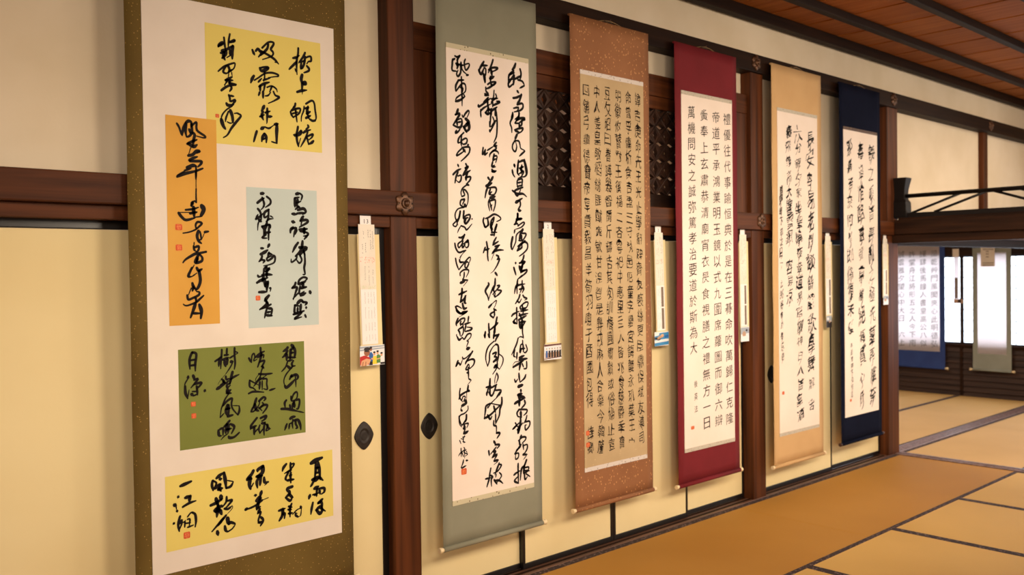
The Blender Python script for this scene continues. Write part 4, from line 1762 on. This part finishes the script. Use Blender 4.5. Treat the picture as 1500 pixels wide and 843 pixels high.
def stage(o, x, w, z, h, y):
    it = [('maroon', 'p', (0, .86, 1, .90, 1, 1, 0, .98)), ('maroon', 'p', (0, .05, 1, .12, 1, .18, 0, .10)), ('tan', 'p', (.05, .12, .95, .18, .95, .5, .05, .45))]
    for k in range(6):
        c = .14+.155*k
        it += [('dark' if k else 'blue', 'p', (c-.05, .14, c+.05, .15, c+.055, .60, c-.055, .58)), ('skin', 'e', (c, .68, .022, .045)), ('dark', 'e', (c, .72, .024, .03))]
    paint(o, it, x, w, z, h, y)
def swim(o, x, w, z, h, y):
    it = [('sky', 'p', (0, 0, 1, .06, 1, .95, 0, .9)), ('white', 'p', (0, .22, 1, .30, 1, .48, 0, .42)), ('dark', 'e', (.28, .50, .16, .10)), ('tan', 'p', (.2, .45, .62, .62, .60, .78, .4, .74, .18, .60)), ('skin', 'e', (.55, .74, .1, .09)),
          ('white', 'p', (.0, .7, .3, .75, .35, .95, 0, .9)), ('dark', 'p', (.0, .50, .2, .52, .2, .62, 0, .6)), ('blue', 'p', (.7, .55, 1, .6, 1, .75, .7, .7))]
    paint(o, it, x, w, z, h, y)
def pale(o, x, w, z, h, y):
    paint(o, [('grey', 'p', (0, .5, 1, .55, 1, .95, 0, .95)), ('tan', 'e', (.4, .5, .22, .2)), ('dark', 'e', (.7, .75, .12, .08)), ('white', 'p', (0, .0, 1, .1, 1, .4, 0, .35))], x, w, z, h, y)
def dusk(o, x, w, z, h, y):
    paint(o, [('grey', 'p', (0, .5, 1, .55, 1, 1, 0, 1)), ('dark', 'p', (0, 0, 1, 0, 1, .5, 0, .55)), ('white', 'e', (.3, .75, .2, .12)), ('tan', 'e', (.6, .5, .12, .12))], x, w, z, h, y)
t = caption(2.237, 2.324, 1.263, 1.813, 'number 13 caption strip with photo of a smiling group, left of first post', '13', lean=-.021)
photo(t, 'photo_print', 2.233, 2.367, 1.167, 1.259, people)
t = caption(3.411, 3.494, 1.198, 1.818, 'number 2 caption strip with photo of people standing, beside the sage scroll', '2', lean=-.026)
photo(t, 'photo_print', 3.406, 3.539, 1.104, 1.190, stage)
t = caption(4.370, 4.452, 1.210, 1.818, 'caption strip with a blue watery photo, between the rust and crimson scrolls', '3', lean=-.03, blocks=True)
photo(t, 'photo_print', 4.357, 4.497, 1.117, 1.204, swim)
t = caption(5.294, 5.376, 1.190, 1.822, 'caption strip with a pale photo, half hidden behind the crimson scroll', None, blocks=True, lean=-.012)
photo(t, 'photo_print', 5.296, 5.396, 1.086, 1.188, pale)
t = caption(6.466, 6.548, 1.220, 1.833, 'caption strip with a dark photo, half hidden behind the tan scroll', None, blocks=True, lean=-.012)
photo(t, 'photo_print', 6.470, 6.552, 1.122, 1.213, dusk)
t = caption(7.441, 7.520, 1.345, 1.826, 'caption strip squeezed between the navy scroll and the corner post', None, blocks=True)
photo(t, 'photo_print', 7.437, 7.528, 1.266, 1.345, pale)

# slips in front of the far window
X9 = XF-.09
t = thing('caption_strip', (X9, .93, 1.1), 'long translucent caption strip with a small print, against the far window', 'caption strip')
box('paper_strip', X9, X9+.001, .950, 1.006, 1.17, 1.70, M_BACKP, t); box('number_slip', X9-.002, X9-.001, .945, 1.022, 1.700, 1.800, M_TAGP, t)
box('lower_slip', X9-.002, X9-.001, .962, .998, 1.18, 1.44, M_TAGINK, t); box('photo_print', X9-.004, X9-.003, .90, 1.01, 1.12, 1.172, C_PH['tan'], t)
box('print_patch', X9-.0045, X9-.0042, .92, .96, 1.13, 1.165, C_PH['dark'], t)
t = thing('caption_card', (X9, .60, 1.58), 'beige caption card hanging over the top of the grey-green scroll', 'caption card')
q = box('paper_card', X9-.002, X9-.001, .528, .690, 1.575, 1.858, M_TAGP, t)
def cardtxt(bm):
    rnd = random.Random(3)
    for zz in (1.835, 1.815, 1.79, 1.765, 1.735, 1.70, 1.625, 1.60):
        for k in range(7):
            ya = .545+.018*k
            if 1.64 < zz < 1.78 and not 2 < k < 5: continue
            bm.faces.new([bm.verts.new(p) for p in ((X9-.0026, ya, zz), (X9-.0026, ya+.012, zz), (X9-.0026, ya+.012, zz-.014), (X9-.0026, ya, zz-.014))])
flat('printed_lines', cardtxt, M_TAGINK, q)['kind'] = 'stuff'
